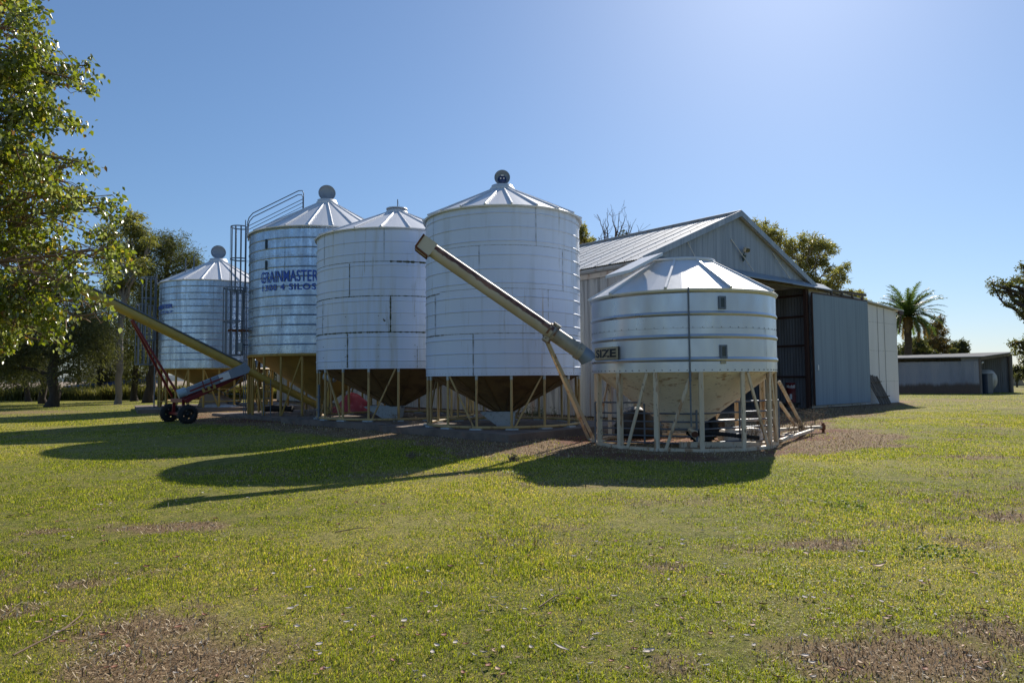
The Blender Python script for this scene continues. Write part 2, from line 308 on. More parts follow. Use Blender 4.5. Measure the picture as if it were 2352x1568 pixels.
# ------------------------------------------------------------------ silos
def pol(r, a, z): return Vector((r * math.cos(a), r * math.sin(a), z))
class Silo:
    def __init__(s, name, label, c, base, R, z0, z1, group='grain silos in a row'):
        s.c = c; s.base = base; s.R = R; s.z0 = z0; s.z1 = z1
        s.th0 = math.atan2(-c[1], -c[0])
        s.root = thing(name, (c[0], c[1], base), label, 'silo', group)
    def a(s, deg): return s.th0 + R_(deg)
    def hit(s, px, py, dr=0.0):
        ph, z = cyl_hit(px, py, s.c, s.R + dr); return math.degrees(ph), z - s.base
    def wall(s, mats, spacing, first, bead=.018, bh=.03, seams=(), vseams=(), bolts=(), n=96, edge=None, dents=()):
        R, m = s.R, MB(); prof = [(R, s.z0)]; z = first
        while z < s.z1 - .05:
            prof += [(R, z - bh), (R + bead * .7, z - bh * .5), (R + bead, z), (R + bead * .7, z + bh * .5), (R, z + bh)]; z += spacing
        prof.append((R, s.z1)); m.lathe(prof, n, crease=True)
        # lapped sheet joints: jagged thin strips lying on the wall
        def strip(a0, a1, zf, w, mi, nn):
            vs = []; rr = R + .005
            for i in range(nn + 1):
                t = i / nn; a = a0 + (a1 - a0) * t; w_ = w * random.uniform(.35, 1.25)
                vs += [pol(rr, a, zf - w_ * .6), pol(rr, a, zf + w_ * .4)]
            m._add(vs, [(2 * i, 2 * i + 2, 2 * i + 3, 2 * i + 1) for i in range(nn)], mi)
        for (zf, a0, a1, w, mi) in seams:
            strip(s.a(a0), s.a(a1), zf, w, mi, max(6, int(abs(a1 - a0) * 1.2)))
        for (ad, zb, zt, w, mi) in vseams:
            vs = []; nn = max(4, int((zt - zb) / .06)); rr = R + .006
            for i in range(nn + 1):
                z = zb + (zt - zb) * i / nn; w_ = w * random.uniform(.3, 1.25) / R
                vs += [pol(rr + .012, s.a(ad) - w_ * .5, z), pol(rr + .012, s.a(ad) + w_ * .5, z)]
            m._add(vs, [(2 * i, 2 * i + 1, 2 * i + 3, 2 * i + 2) for i in range(nn)], mi)
        for (zf, a0, a1, step, r) in bolts:
            k = a0
            while k <= a1:
                p = pol(R, s.a(k), zf); d = pol(1, s.a(k), 0); m.tube([p, p + d * .012], r, 6, True, 2, False); k += step
        for (ad, zf, w, h) in dents:   # small scuffed marks on the sheet
            for q in range(5):
                a = s.a(ad + random.uniform(-1, 1) * w); zz = zf + random.uniform(-1, 1) * h; l = random.uniform(.02, .07)
                m._add([pol(R + .006, a, zz), pol(R + .006, a + l / R, zz + .01), pol(R + .006, a + l / R * .9, zz + .03), pol(R + .006, a - .01 / R, zz + .02)], [(0, 1, 2, 3)], 1)
        # inner skirt so the wall has thickness at its lower edge
        m.lathe([(R, s.z0), (R - .05, s.z0), (R - .05, s.z0 + .3)], n)
        s.wallo = m.build('wall', mats, s.root, local=True); return s
    def roof(s, mat, zr, rr, nribs, over=.09, rw=.045, rh=.05, phase=0.0, facet=False, drop=.03):
        m = MB(); n = nribs * (1 if facet else 4); R = s.R + over
        off = s.a(phase)
        for i in range(n):
            a0, a1 = off + 2 * PI * i / n, off + 2 * PI * (i + 1) / n
            sag = .0 if facet else .0
            m._add([pol(R, a0, s.z1 - drop + .02), pol(R, a1, s.z1 - drop + .02), pol(rr, a1, zr), pol(rr, a0, zr)], [(0, 1, 2, 3)], 0, False)
            m._add([pol(R, a0, s.z1 - drop + .02), pol(R, a1, s.z1 - drop + .02), pol(R - .01, a1, s.z1 - drop - .02), pol(R - .01, a0, s.z1 - drop - .02)], [(3, 2, 1, 0)], 0, False)
            m._add([pol(R - .01, a1, s.z1 - drop - .02), pol(R - .01, a0, s.z1 - drop - .02), pol(s.R - .04, a0, s.z1 - .02), pol(s.R - .04, a1, s.z1 - .02)], [(0, 1, 2, 3)], 0, False)
        for i in range(nribs):
            a = off + 2 * PI * i / nribs
            p0, p1 = pol(R + .03, a, s.z1 - drop + .02 + rh * .35), pol(rr * .96, a, zr + rh * .35)
            nrm = Vector((0, 0, 1)); m.beam(p0, p1, rw, rh, nrm, 0, .008)
        s.roofo = m.build('roof', mat, s.root, local=True); return s
    def neck(s, mat, zr, rr, h):
        m = MB(); m.lathe([(rr + .02, zr - .04), (rr + .06, zr - .01), (rr + .06, zr + h * .45), (rr + .01, zr + h * .5), (rr + .01, zr + h), (rr - .03, zr + h), (rr - .03, zr)], 32)
        m.lathe([(rr - .03, zr + .01), (.0, zr + .01)], 32); m.build('neck_ring', mat, s.root, local=True); return s
    def disc_lid(s, mat, zc, r, tilt=8, mat2=None, face=False, dx=0.0):
        """round dished lid hinged open, standing on edge above the neck"""
        a = s.th0; nrm = Vector((math.cos(a) * math.cos(R_(tilt)), math.sin(a) * math.cos(R_(tilt)), math.sin(R_(tilt))))
        side = Vector((-math.sin(a), math.cos(a), 0)); up = nrm.cross(side)
        rot = Matrix((side, up, nrm)).transposed(); c = Vector((0, 0, zc)) + side * dx
        m = MB(); m.lathe([(0, -.10), (r * .5, -.08), (r * .9, -.02), (r, .02), (r * 1.0, .055), (r * .93, .06), (r * .90, .02), (r * .55, -.03), (0, -.045)], 40, c, rot=rot)
        o = m.build('lid', mat, s.root, local=True)
        if face:
            k = MB()
            k.lathe([(0, -.03), (r * .52, -.015), (r * .52, .0), (0, -.004)], 28, c - up * r * .18, rot=rot)
            for q in (-.2, .2):
                k.lathe([(r * .09, .01), (r * .09, .05), (0, .055)], 12, c + side * q * r - up * r * .08, rot=rot, mi=1)
            k.box(c + up * r * .3 + nrm * .03, (r * .35, r * .12, .03), rot, 1)
            k.build('lid_catch', [mat2, M['whitepaint']], o, local=True)
        return s
    def cone(s, mat, zb, rb, ribs=0, sheets=None, top=None):
        m = MB(); z0 = s.z0 + .03 if top is None else top
        m.lathe([(s.R - .04, z0), (s.R - .06, z0 - .02), (rb, zb), (rb, zb - .12), (rb - .03, zb - .12), (rb - .03, zb)], 72)
        for i in range(ribs):
            a = s.th0 + 2 * PI * (i + .35) / ribs
            m.beam(pol(s.R - .06, a, z0 - .03), pol(rb + .02, a, zb + .0), .05, .03, (0, 0, 1))
        m.build('hopper_cone', mat, s.root, local=True); return s
    def legs(s, mat, count, phase, r, ring=.0, flat=False, w=.12, span=180, braces=(), zb=0.0, rl=None, cap=None, nm='leg'):
        rl = rl or s.R - .05; zt = s.z0 + .02
        for i in range(count):
            a = s.a(phase + 360.0 * i / count); m = MB()
            if flat:
                d = pol(1, a, 0); t = Vector((-d.y, d.x, 0)); p0, p1 = pol(rl, a, zb), pol(rl, a, zt)
                m.beam(p0, p1, w, .05, d, 0, .006)
                m.beam(p0 + t * (w * .5 - .012) - d * .05, p1 + t * (w * .5 - .012) - d * .05, .018, .07, d)
            else:
                m.tube([pol(rl, a, zb), pol(rl, a, zt - .12)], r, 10); m.tube([pol(rl, a, zt - .13), pol(rl, a, zt)], r * 1.12, 10, True, 1)
                if ring: m.box(pol(rl + .02, a, .015), (.34, .22, .035), Matrix.Rotation(a + PI / 2, 3, 'Z'), 2)
            m.build(nm, [mat, cap or mat, M['tray']], s.root, local=True)
        st = 360.0 / count
        for (k, dirn, f0, f1) in braces:
            a0, a1 = s.a(phase + st * (k + f0)), s.a(phase + st * (k + dirn * f1))
            m = MB(); p0, p1 = pol(rl - .0, a0, zt - .03), pol(rl - .0, a1, zb + .03)
            if flat: m.beam(p0, p1, .07, .04, pol(1, a0, 0), 0, .006)
            else: m.tube([p0, p1], r * .72, 8)
            m.build('brace', mat, s.root, local=True)
        return s
    def ring(s, mat, z, r, rl=None):
        rl = rl or s.R - .05; m = MB(); n = 72
        m.tube([pol(rl, 2 * PI * i / n, z) for i in range(n + 1)], r, 8, False); m.build('base_ring', mat, s.root, local=True); return s
    def text(s, txt, a0, a1, z0, z1, mat, bold=.03, spacing=1.0, zs=None):
        vs, fs = text_geo(txt, bold, spacing); m = MB()
        for f in fs: pass
        m._add([pol(s.R + .034, s.a(a0 + (a1 - a0) * u), z0 + (z1 - z0) * v) for u, v in vs], fs)
        m.build('lettering', mat, s.root, local=True); return s
    def cage(s, ad, z0, z1, rc, nb=9, rings=3, mat=None, ladder=True, out=.0, rb=.017):
        mat = mat or M['galvpipe']; a = s.a(ad); d = pol(1, a, 0); t = Vector((-d.y, d.x, 0)); c = pol(s.R + .12 + out + rc * .55, a, 0)
        m = MB(); P = lambda q, z: c + d * (rc * math.cos(q)) + t * (rc * math.sin(q)) + Vector((0, 0, z))
        for i in range(nb):
            q = -2.2 + 4.4 * i / (nb - 1); m.beam(P(q, z0), P(q, z1), .06, .02, d * math.cos(q) + t * math.sin(q))
        for j in range(rings):
            z = z0 + (z1 - z0) * j / (rings - 1)
            pts = [P(-2.2 + 4.4 * i / 20, z) for i in range(21)]
            for p, q in zip(pts[:-1], pts[1:]): m.beam(p, q, .014, .05)
        m.build('ladder_cage', mat, s.root, local=True)
        return c, d, t
    def ladder(s, ad, z0, z1, out=.16, w=.42, mat=None):
        mat = mat or M['galvpipe']; a = s.a(ad); d = pol(1, a, 0); t = Vector((-d.y, d.x, 0)); c = pol(s.R + out, a, 0); m = MB()
        for q in (-w / 2, w / 2): m.tube([c + t * q + Vector((0, 0, z0)), c + t * q + Vector((0, 0, z1))], .02, 6)
        z = z0 + .2
        while z < z1: m.tube([c - t * w / 2 + Vector((0, 0, z)), c + t * w / 2 + Vector((0, 0, z))], .012, 6); z += .3
        z = z0 + .5
        while z < z1:
            for q in (-w / 2, w / 2): m.beam(c + t * q + Vector((0, 0, z)), c + t * q - d * out + Vector((0, 0, z)), .03, .01)
            z += 1.6
        m.build('ladder', mat, s.root, local=True); return s

def cpos(px_c, px_l, d=None, scale=1.0, Y=None):
    a = math.atan((px_c - CX) / F); b = math.atan((px_l - CX) / F); k = math.sin(abs(a - b)); return (d * math.sin(a), d * math.cos(a)), d * k

# ---- silo 4: tallest white one in the middle
c4_, R4 = (-.265, 20.96), 2.36
z = lambda y, Y, H=868.0: CAMH + (H - y) / F * Y
s4 = Silo('grain_silo', 'tallest white silo with an open round lid, directly behind the slanted rusty tube', c4_, .20, R4, 1.47, 6.18)
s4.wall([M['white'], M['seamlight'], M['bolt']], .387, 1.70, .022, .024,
    seams=[(2.63, -78, -45, .05, 1), (2.63, -45, 88, .018, 1), (3.82, -85, -50, .045, 1), (3.86, -50, 88, .012, 1), (5.06, -88, 88, .012, 1)],
    vseams=[(-55.5, 2.63, 3.82, .032, 1), (-20.5, 1.48, 2.63, .026, 1), (23, 5.06, 6.16, .018, 1), (46, 3.86, 5.06, .02, 1), (-58, 5.1, 6.16, .018, 1), (-16, 3.86, 5.06, .014, 1), (58, 1.5, 2.6, .02, 1), (32, 2.63, 3.86, .012, 1)],
    bolts=[(1.53, -85, 85, 3.2, .006)])
s4.roof(M['roof_galv'], 7.22, .33, 21, phase=6)
s4.neck(M['roof_galv'], 7.2, .33, .16)
s4.disc_lid(M['greypanel'], 7.62, .245, 4, M['bluepaint'], True)
s4.cone(M['cone_brown'], .36, .22, 16)
s4.legs(M['ochre_pale'], 15, 5.2, .038, ring=1, braces=[(-2, 1, .08, .92), (1, -1, -.08, .92), (4, -1, 0, .9), (6, 1, .1, .9), (8, -1, 0, .9), (-5, 1, .1, .9), (10, 1, .1, .9)], cap=M['tray'])
s4.ring(M['ochre_pale'], .06, .042)
# ---- silo 3: mossy white one
c3_, R3 = (-4.33, 25.6), 2.9
s3 = Silo('grain_silo', 'white silo with dark mossy sheet joints, between the lettered silo and the tallest white one', c3_, .2, R3, 1.75, 6.5)
def s3p(px, py): return s3.hit(px, py)
zz = lambda y: s3p(911, y)[1]
az = lambda x: s3p(x, 700)[0]
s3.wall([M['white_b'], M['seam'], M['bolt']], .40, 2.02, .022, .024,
    seams=[(zz(762), -88, 80, .05, 1), (zz(679), -88, 80, .03, 1), (zz(600), az(895), 80, .065, 1), (zz(600), -88, az(895), .018, 1)],
    vseams=[(az(799), zz(843), zz(765), .05, 1), (az(897), zz(762), zz(680), .05, 1), (az(803), zz(680), zz(603), .035, 1), (az(742), zz(762), zz(684), .025, 1), (az(745), zz(598), zz(520), .02, 1), (az(882), zz(598), zz(518), .014, 1), (az(958), zz(845), zz(795), .014, 1)],
    bolts=[(1.84, -85, 85, 2.6, .007), (zz(725), -60, 60, 24, .014), (zz(792), -60, 60, 24, .014), (zz(818), -60, 60, 24, .014)], dents=[(az(881), zz(736), .9, .06)])
s3.roof(M['roof_galv'], 7.66, .36, 20, phase=8)
s3.neck(M['roof_galv'], 7.64, .36, .14)
m = MB(); m.lathe([(.40, 7.80), (.40, 7.84), (.1, 7.88), (0, 7.885)], 28); m.build('lid', M['roof_galv'], s3.root, local=True)
m = MB(); m.tube([(.02, .05, 7.86), (.02, .05, 8.22)], .018, 8); m.tube([(.02, .05, 8.2), (.12, .0, 7.86)], .004, 5); m.build('roof_pole', M['darkpipe'], s3.root, local=True)
s3.cone(M['cone_brown'], .42, .3, 12)
s3.legs(M['ochre_pale'], 18, 1.2, .042, ring=1, braces=[(-3, 1, .1, .9), (0, -1, -.1, .9), (3, 1, .1, .9), (5, -1, 0, .9), (8, 1, 0, .9), (10, -1, 0, .9), (-6, 1, 0, .9)], cap=M['tray'])
s3.ring(M['ochre_pale'], .06, .045)
# ---- silo 2: tall galvanised
c2_, R2 = (-8.5, 31.16), 3.33
s2 = Silo('grain_silo', 'tall galvanised silo with large blue lettering and a railing up its roof', c2_, .13, R2, 2.55, 7.83)
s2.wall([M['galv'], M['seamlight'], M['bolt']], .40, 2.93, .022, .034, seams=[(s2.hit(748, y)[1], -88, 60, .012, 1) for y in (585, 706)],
    vseams=[(-66, 2.6, 7.8, .014, 1), (-32, 3.6, 4.8, .014, 1), (-30, 6.0, 7.2, .014, 1), (-2, 7.2, 7.8, .014, 1)],
    bolts=[(2.63, -85, 40, 1.6, .011), (s2.hit(748, 588)[1], -85, 40, 2.2, .008), (s2.hit(748, 708)[1], -85, 40, 2.2, .008), (s2.hit(748, 765)[1], -85, 40, 2.2, .008)], n=128)
s2.roof(M['roof_galv'], 9.55, .42, 22, phase=4)
s2.neck(M['roof_galv'], 9.52, .42, .2)
s2.disc_lid(M['greypanel'], 10.06, .385, 6)
s2.cone(M['cone_ochre'], .5, .3, 0)
s2.legs(M['ochre'], 22, 0, .052, braces=[(-4, 1, 0, .95), (-1, -1, 0, .95), (3, 1, 0, .9), (6, -1, 0, .9), (9, 1, 0, .9), (12, -1, 0, .9), (-7, 1, 0, .9)])
m = MB(); m.lathe([(R2 + .012, 2.43), (R2 + .03, 2.43), (R2 + .03, 2.56), (R2 + .012, 2.56)], 96); m.build('eave_band', M['ochre'], s2.root, local=True)
a0, zt = s2.hit(601, 622.5); a1, zt1 = s2.hit(731, 620); zb = s2.hit(660, 647)[1]; zt = s2.hit(660, 620.5)[1]
s2.text('GRAINMASTER', a0, a1, zb, zt, M['blue_text'], .012, 1.06)
b0, b1 = s2.hit(603.5, 660)[0], s2.hit(726, 657)[0]
s2.text('1300 4 SILOS', b0, b1, s2.hit(660, 665.8)[1], s2.hit(660, 651.2)[1], M['blue_text'], .016, 1.16)
s2.cage(-84, 5.35, 8.2, .40, 9, 3, out=.03); s2.ladder(-84, 4.6, 8.5)
s2.cage(-80, 2.55, 5.45, .50, 10, 3, out=.14); s2.ladder(-74, .0, 5.5)
m = MB(); a = s2.a(-72); d = pol(1, a, 0)
m.box(pol(R2 + .42, s2.a(-80), 3.62), (.8, 1.0, .05), Matrix.Rotation(s2.a(-80), 3, 'Z')); m.build('platform', M['rust'], s2.root, local=True)
m = MB()
for ph, off in ((-86, -.36), (-86, .36)):
    a = s2.a(ph); d = pol(1, a, 0); t = Vector((-d.y, d.x, 0)) * off; sl = (9.55 - 7.83) / (R2 - .42)
    q = lambda r, h: d * r + t + Vector((0, 0, 7.83 + (R2 - r) * sl + h))
    r0, r1 = R2 + .06, 1.05
    m.tube([q(r0, -.1), q(r0, .62), q(r0 - .05, .78), q(r0 - .2, .9), q(r1 + .22, .93), q(r1 + .06, .86), q(r1, .70), q(r1, .0)], .022, 7)
    m.tube([q(r0, .42), q(r1, .46)], .016, 6)
    m.tube([q(r0, .10), q(r1, .12)], .012, 6)
m.build('roof_railing', M['galvpipe'], s2.root, local=True)
m = MB()
for ph, zf in ((-42, 7.15), (-42, 6.25)):
    A, B = s2.hit(612, 568 if zf > 7 else 590)[0], zf
    a = s2.a(A); m.box(pol(R2 + .02, a, B), (.05, .09, .40), Matrix.Rotation(a, 3, 'Z'))
m.build('sight_glass', M['glass'], s2.root, local=True)
# meter box on a bracket by the lower cage
m = MB(); a = s2.a(-78); m.box(pol(R2 + .34, a, 2.9), (.22, .3, .36), Matrix.Rotation(a, 3, 'Z'), 0, .02); m.tube([pol(R2 + .4, s2.a(-81), 3.0), pol(R2 + .02, a, 3.0)], .03, 6, mi=1)
m.build('meter_box', [M['tray'], M['darkpipe']], s2.root, local=True)
# ---- silo 1: far small galvanised
c1_, R1 = (-16.7, 38.6), 2.95
s1 = Silo('grain_silo', 'smaller galvanised silo on yellow legs at the far end, behind the red wheeled auger', c1_, .2, R1, 2.05, 6.72)
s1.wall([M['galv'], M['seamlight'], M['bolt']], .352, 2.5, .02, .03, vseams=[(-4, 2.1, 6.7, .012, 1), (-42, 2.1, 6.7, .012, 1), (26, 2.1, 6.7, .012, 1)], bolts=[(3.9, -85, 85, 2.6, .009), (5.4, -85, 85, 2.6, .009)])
s1.roof(M['roof_galv'], 8.1, .45, 20, phase=3)
s1.neck(M['roof_galv'], 8.08, .45, .2)
s1.disc_lid(M['greypanel'], 8.68, .40, 6)
s1.cone(M['cone_ochre'], .75, .3, 0)
s1.legs(M['ochre'], 24, 2.6, .055, braces=[(-2, -1, 0, .95), (-1, 1, 0, .95), (2, 1, 0, .9), (5, -1, 0, .9), (8, 1, 0, .9), (12, -1, 0, .9), (-7, 1, 0, .9), (16, 1, 0, .9)])
m = MB(); m.lathe([(R1 + .012, 1.97), (R1 + .03, 1.97), (R1 + .03, 2.06), (R1 + .012, 2.06)], 96); m.build('eave_band', M['ochre'], s1.root, local=True)
m = MB(); n = 60
for zq in (.30, .95): m.tube([pol(R1 - .05, 2 * PI * i / n, zq) for i in range(n + 1)], .03, 6, False)
m.build('base_ring', M['ochre'], s1.root, local=True)
e1 = s1.hit(398, 700)[0]
s1.text('GRAINMASTER', e1 - 66, e1, s1.hit(420, 706)[1], s1.hit(420, 696)[1], M['blue_text'], .035, .92)
s1.text('07 4634 7767', e1 - 62, e1, s1.hit(420, 717)[1], s1.hit(420, 711.5)[1], M['blue_text'], .02, 1.05)
s1.cage(-84, 3.6, 7.0, .42, 9, 4, out=.1); s1.ladder(-82, .0, 7.2)
s1.cage(-96, 2.3, 5.6, .5, 9, 3, out=.3)
m = MB(); a = s1.a(-60); m.tube([pol(1.9, a, 7.0), pol(1.9, a, 8.1)], .03, 6); a = s1.a(-50); m.tube([pol(1.6, a, 7.1), pol(1.6, a, 8.2), pol(1.5, a, 8.3)], .03, 6)
m.build('roof_railing', M['galvpipe'], s1.root, local=True)
# ---- squat field bin
c5_, R5 = (4.14, 16.66), 2.17
s5 = Silo('field_bin', 'squat silver field bin with a SIZE sign, standing on cream painted rusty legs', c5_, .0, R5, 1.70, 3.5, None)
zf = lambda y: s5.hit(1575, y)[1]
s5.wall([M['galv_small'], M['seamlight'], M['bolt']], .49, zf(825), .03, .05, seams=[(zf(753), -88, 88, .006, 1)], vseams=[(s5.hit(1758, 800)[0], 1.72, zf(753), .012, 1)],
    bolts=[(zf(849.5), -80, 84, 4.6, .012), (zf(751), -80, 84, 5.4, .008)], n=112)
for ob in (s5.wallo,): pass
s5.roof(M['roof_galv'], 4.34, .80, 10, over=.06, rw=.06, rh=.055, phase=-8, facet=False, drop=.04)
m = MB(); m.lathe([(.80, 4.32), (.84, 4.34), (.84, 4.40), (.80, 4.40), (.80, 4.34)], 40); m.lathe([(.8, 4.345), (0, 4.36)], 40); m.build('opening_ring', M['roof_galv'], s5.root, local=True)
m = MB(); a = s5.a(-50); d = pol(1, a, 0); t = Vector((-d.y, d.x, 0))
m.prism([pol(.85, a, 4.45) - t * .42, pol(.85, a, 4.45) + t * .42, pol(1.85, a, 3.97) + t * .5, pol(1.85, a, 3.97) - t * .5], (0, 0, .07)); m.build('hatch_lid', M['roof_galv'], s5.root, local=True)
s5.cone(M['cream_cone'], .44, .45, 0, top=1.70)
s5.legs(M['cream'], 14, -15.3, .06, flat=True, w=.10, rl=R5 - .04, braces=[(0, -1, -.2, .75), (1, -1, -.2, .8), (2, 1, .15, .85), (3, 1, .12, .85), (-2, -1, 0, .9), (-4, 1, 0, .9), (6, 1, 0, .9), (8, -1, 0, .9)])
a = s5.a(-2); 
m = MB(); m.lathe([(R5 - .14, 0.0), (R5 + .0, 0.0), (R5 + .0, .07), (R5 - .14, .07), (R5 - .14, 0)], 14, a0=s5.a(-15.3), a1=s5.a(-15.3) + 2 * PI, smooth=False, crease=True); m.build('base_ring', M['cream'], s5.root, local=True)
m = MB()
ph = s5.hit(1582.5, 760)[0]; a = s5.a(ph); m.tube([pol(R5 + .06, a, 3.50), pol(R5 + .06, a, 1.4), pol(R5 + .05, a, .55)], .018, 8); m.tube([pol(R5 + .06, a, 1.72), pol(R5 + .06, a, 1.50)], .026, 8)
m.build('conduit_pipe', M['darkpipe'], s5.root, local=True)
for (px, py, w, h) in ((1658, 695, .16, .28), (1661, 807, .16, .28)):
    ph, zq = s5.hit(px, py); a = s5.a(ph); rot = Matrix.Rotation(a, 3, 'Z'); m = MB(); c = pol(R5 + .02, a, zq)
    for q in (-1, 1):
        m.box(c + rot @ Vector((0, q * (w / 2 - .02), 0)), (.035, .04, h), rot); m.box(c + Vector((0, 0, q * (h / 2 - .02))), (.033, w - .08, .04), rot)
    fr = m.build('sight_window', M['galvpipe'], s5.root, local=True)
    m = MB(); m.box(c, (.015, w - .08, h - .08), rot); m.build('pane', M['glass'], fr, local=True)
ph, zq = s5.hit(1661, 832); m = MB(); m.box(pol(R5 + .012, s5.a(ph), zq), (.012, .12, .06), Matrix.Rotation(s5.a(ph), 3, 'Z')); m.build('rating_plate', M['tan_plate'], s5.root, local=True)
pa, pz1 = s5.hit(1370, 797); pb, pz0 = s5.hit(1423, 824); pc = s5.hit(1397, 797)[1]; pd = s5.hit(1397, 825.5)[1]
m = MB(); nn = 8
for i in range(nn):
    A0, A1 = pa + (pb - pa) * i / nn, pa + (pb - pa) * (i + 1) / nn
    r0, r1 = R5 + .035, R5 + .045
    P = [pol(r1, s5.a(A0), pd), pol(r1, s5.a(A1), pd), pol(r1, s5.a(A1), pc), pol(r1, s5.a(A0), pc)]; m._add(P, [(0, 1, 2, 3)])
    for q, w in ((pd, 0), (pc, 1)): m._add([pol(r0 - .03, s5.a(A0), q), pol(r0 - .03, s5.a(A1), q), pol(r1, s5.a(A1), q), pol(r1, s5.a(A0), q)], [(0, 1, 2, 3)])
sg = m.build('sign_plate', M['tan_plate'], s5.root, local=True)
vs, fs = text_geo('SIZE', .035, 1.0); m = MB(); x0, x1 = s5.hit(1373.5, 810)[0], s5.hit(1418.5, 810)[0]
m._add([pol(R5 + .05, s5.a(x0 + (x1 - x0) * u), pd + (pc - pd) * (.16 + .68 * v)) for u, v in vs], fs); m.build('lettering', M['black_text'], sg, local=True)
# ------------------------------------------------------------------ ground masks (where soil, leaf litter and dry turf really lie)
def gp(px, py): v = on_z(px, py, 0); return (v.x, v.y)
APRON = [gp(*p) for p in ((470, 965), (620, 985), (820, 1002), (960, 1012), (1090, 1034), (1250, 1044), (1500, 1052), (1700, 1050), (1850, 1036), (1985, 1020), (2030, 1003), (1960, 988), (1890, 985), (1880, 968), (1960, 950), (2070, 932), (2100, 921), (1900, 915), (1700, 905), (1000, 905), (640, 912), (560, 925), (420, 940))]
def poly_sd(x, y, P):
    d = np.full(x.shape, 1e9); ins = np.zeros(x.shape, bool); n = len(P)
    for i in range(n):
        ax, ay = P[i]; bx, by = P[(i + 1) % n]; ex, ey = bx - ax, by - ay
        t = np.clip(((x - ax) * ex + (y - ay) * ey) / (ex * ex + ey * ey), 0, 1)
        d = np.minimum(d, np.hypot(x - ax - t * ex, y - ay - t * ey))
        c = ((ay > y) != (by > y)) & (x < (bx - ax) * (y - ay) / (by - ay + 1e-12) + ax); ins ^= c
    return np.where(ins, d, -d)
PATCH = []   # bare patches, image ellipse -> ground ellipse
for (px, py, rx, ry, am) in ((405, 1212, 85, 9, 1), (340, 1440, 170, 34, 1), (400, 1520, 190, 48, 1), (250, 1490, 80, 20, .8), (470, 1395, 60, 9, .8), (205, 1340, 60, 9, .9), (95, 1223, 45, 7, .8), (30, 1405, 70, 14, .8),
        (2080, 1500, 210, 55, 1), (2330, 1470, 120, 50, 1), (1850, 1252, 85, 11, 1), (1720, 1262, 60, 10, .6), (2335, 1190, 55, 14, 1), (1505, 1300, 45, 7, .7), (2270, 1050, 90, 5, .8), (2120, 1048, 40, 4, .6),
        (1530, 1528, 60, 16, .7), (1000, 1090, 260, 5, .5), (560, 1085, 120, 6, .45), (2200, 919, 110, 4, .5), (60, 947, 80, 3, .8), (1420, 1110, 200, 6, .5), (2335, 897, 30, 3, .9), (1600, 1150, 200, 8, .35)):
    x, y = gp(px, py); PATCH.append((x, y, 1.3 * rx / F * y, 1.3 * ry * y * y / (F * CAMH), am))
def ground_masks(x, y):
    n1 = fbm(x * .9, y * .9, 3); n2 = fbm(x * 3.1, y * 3.1, 9); n3 = fbm(x * .17, y * .17, 21)
    ap = smooth(-.55, .45, poly_sd(x, y, APRON) + .45 + (n1 - .5) * 2.2 + (n2 - .5) * .9)
    pt = np.zeros_like(x)
    for (cx, cy, rx, ry, am) in PATCH:
        q = np.hypot((x - cx) / rx, (y - cy) / ry); pt = np.maximum(pt, am * smooth(1.35, .55, q + (n1 - .5) * 1.1 + (n2 - .5) * 1.2))
    spots = smooth(.60, .72, fbm(x * .55 + 7, y * .55, 33)) * .55
    dry = smooth(.36, .66, .55 * n3 + .45 * fbm(x * .45, y * .45, 5))
    red = ap * smooth(.56, .68, fbm(x * .55, y * .8, 44))
    return ap, np.maximum(pt, spots * smooth(.45, .6, n2)), dry, red
def axis(a, b, step, far):
    core = np.arange(a, b, step); out = []; s = step; v = b
    while v < far: out.append(v); s *= 1.28; v += s
    lo = []; s = step; v = a - step
    while v > -far: lo.append(v); s *= 1.28; v -= s
    return np.concatenate([np.array(lo[::-1]), core, np.array(out)])
xs, ys = axis(-24, 30, .16, 6000), axis(1, 46, .14, 6000)
gx, gy = np.meshgrid(xs, ys); gxf, gyf = gx.ravel(), gy.ravel()
ap, pt, dry, red = ground_masks(gxf, gyf)
near = np.exp(-((gxf / 60) ** 2 + ((gyf - 20) / 60) ** 2))
gz = (fbm(gxf * .5, gyf * .5, 61) - .5) * .05 * near + (fbm(gxf * 4, gyf * 4, 62) - .5) * .02 * near
field = smooth(64, 70, gyf + (fbm(gxf * .1, gyf * .1, 8) - .5) * 4) * smooth(25, 10, gxf) # ploughed paddock beyond the left tree line
nx_, ny_ = len(xs), len(ys); ii = (np.arange(ny_ - 1)[:, None] * nx_ + np.arange(nx_ - 1)[None, :]).ravel()
gf = np.stack([ii, ii + 1, ii + nx_ + 1, ii + nx_], 1)
lawn = np_mesh('ground', np.stack([gxf, gyf, gz], 1), gf, [], None, np.stack([np.maximum(ap, pt), dry, red], 1), True)
at = lawn.data.color_attributes.new('field', 'FLOAT_COLOR', 'POINT')
at.data.foreach_set('color', np.stack([field, ap, pt, np.ones_like(ap)], 1).astype(np.float32).ravel())
tag(lawn, 'mown lawn with dry patches and bare soil round the silos', 'ground', None, 'structure')
m, nt, N, L = newmat('lawn_soil'); out = N.new('ShaderNodeOutputMaterial'); b = N.new('ShaderNodeBsdfPrincipled'); L.new(b.outputs[0], out.inputs[0])
a1 = N.new('ShaderNodeAttribute'); a1.attribute_name = 'tint'; s1_ = N.new('ShaderNodeSeparateColor'); L.new(a1.outputs['Color'], s1_.inputs[0])
a2 = N.new('ShaderNodeAttribute'); a2.attribute_name = 'field'; s2_ = N.new('ShaderNodeSeparateColor'); L.new(a2.outputs['Color'], s2_.inputs[0])
nA = noise_node(nt, 26, (1, 1, 1), 6, .75); nB = noise_node(nt, 90, (1, 1, 1), 4, .7); nC = noise_node(nt, 5, (1, 1, 1), 5, .65); nE = noise_node(nt, 70, (1, 1, 1), 4, .8); nD = noise_node(nt, .7, (1, 1, 1), 5, .6)
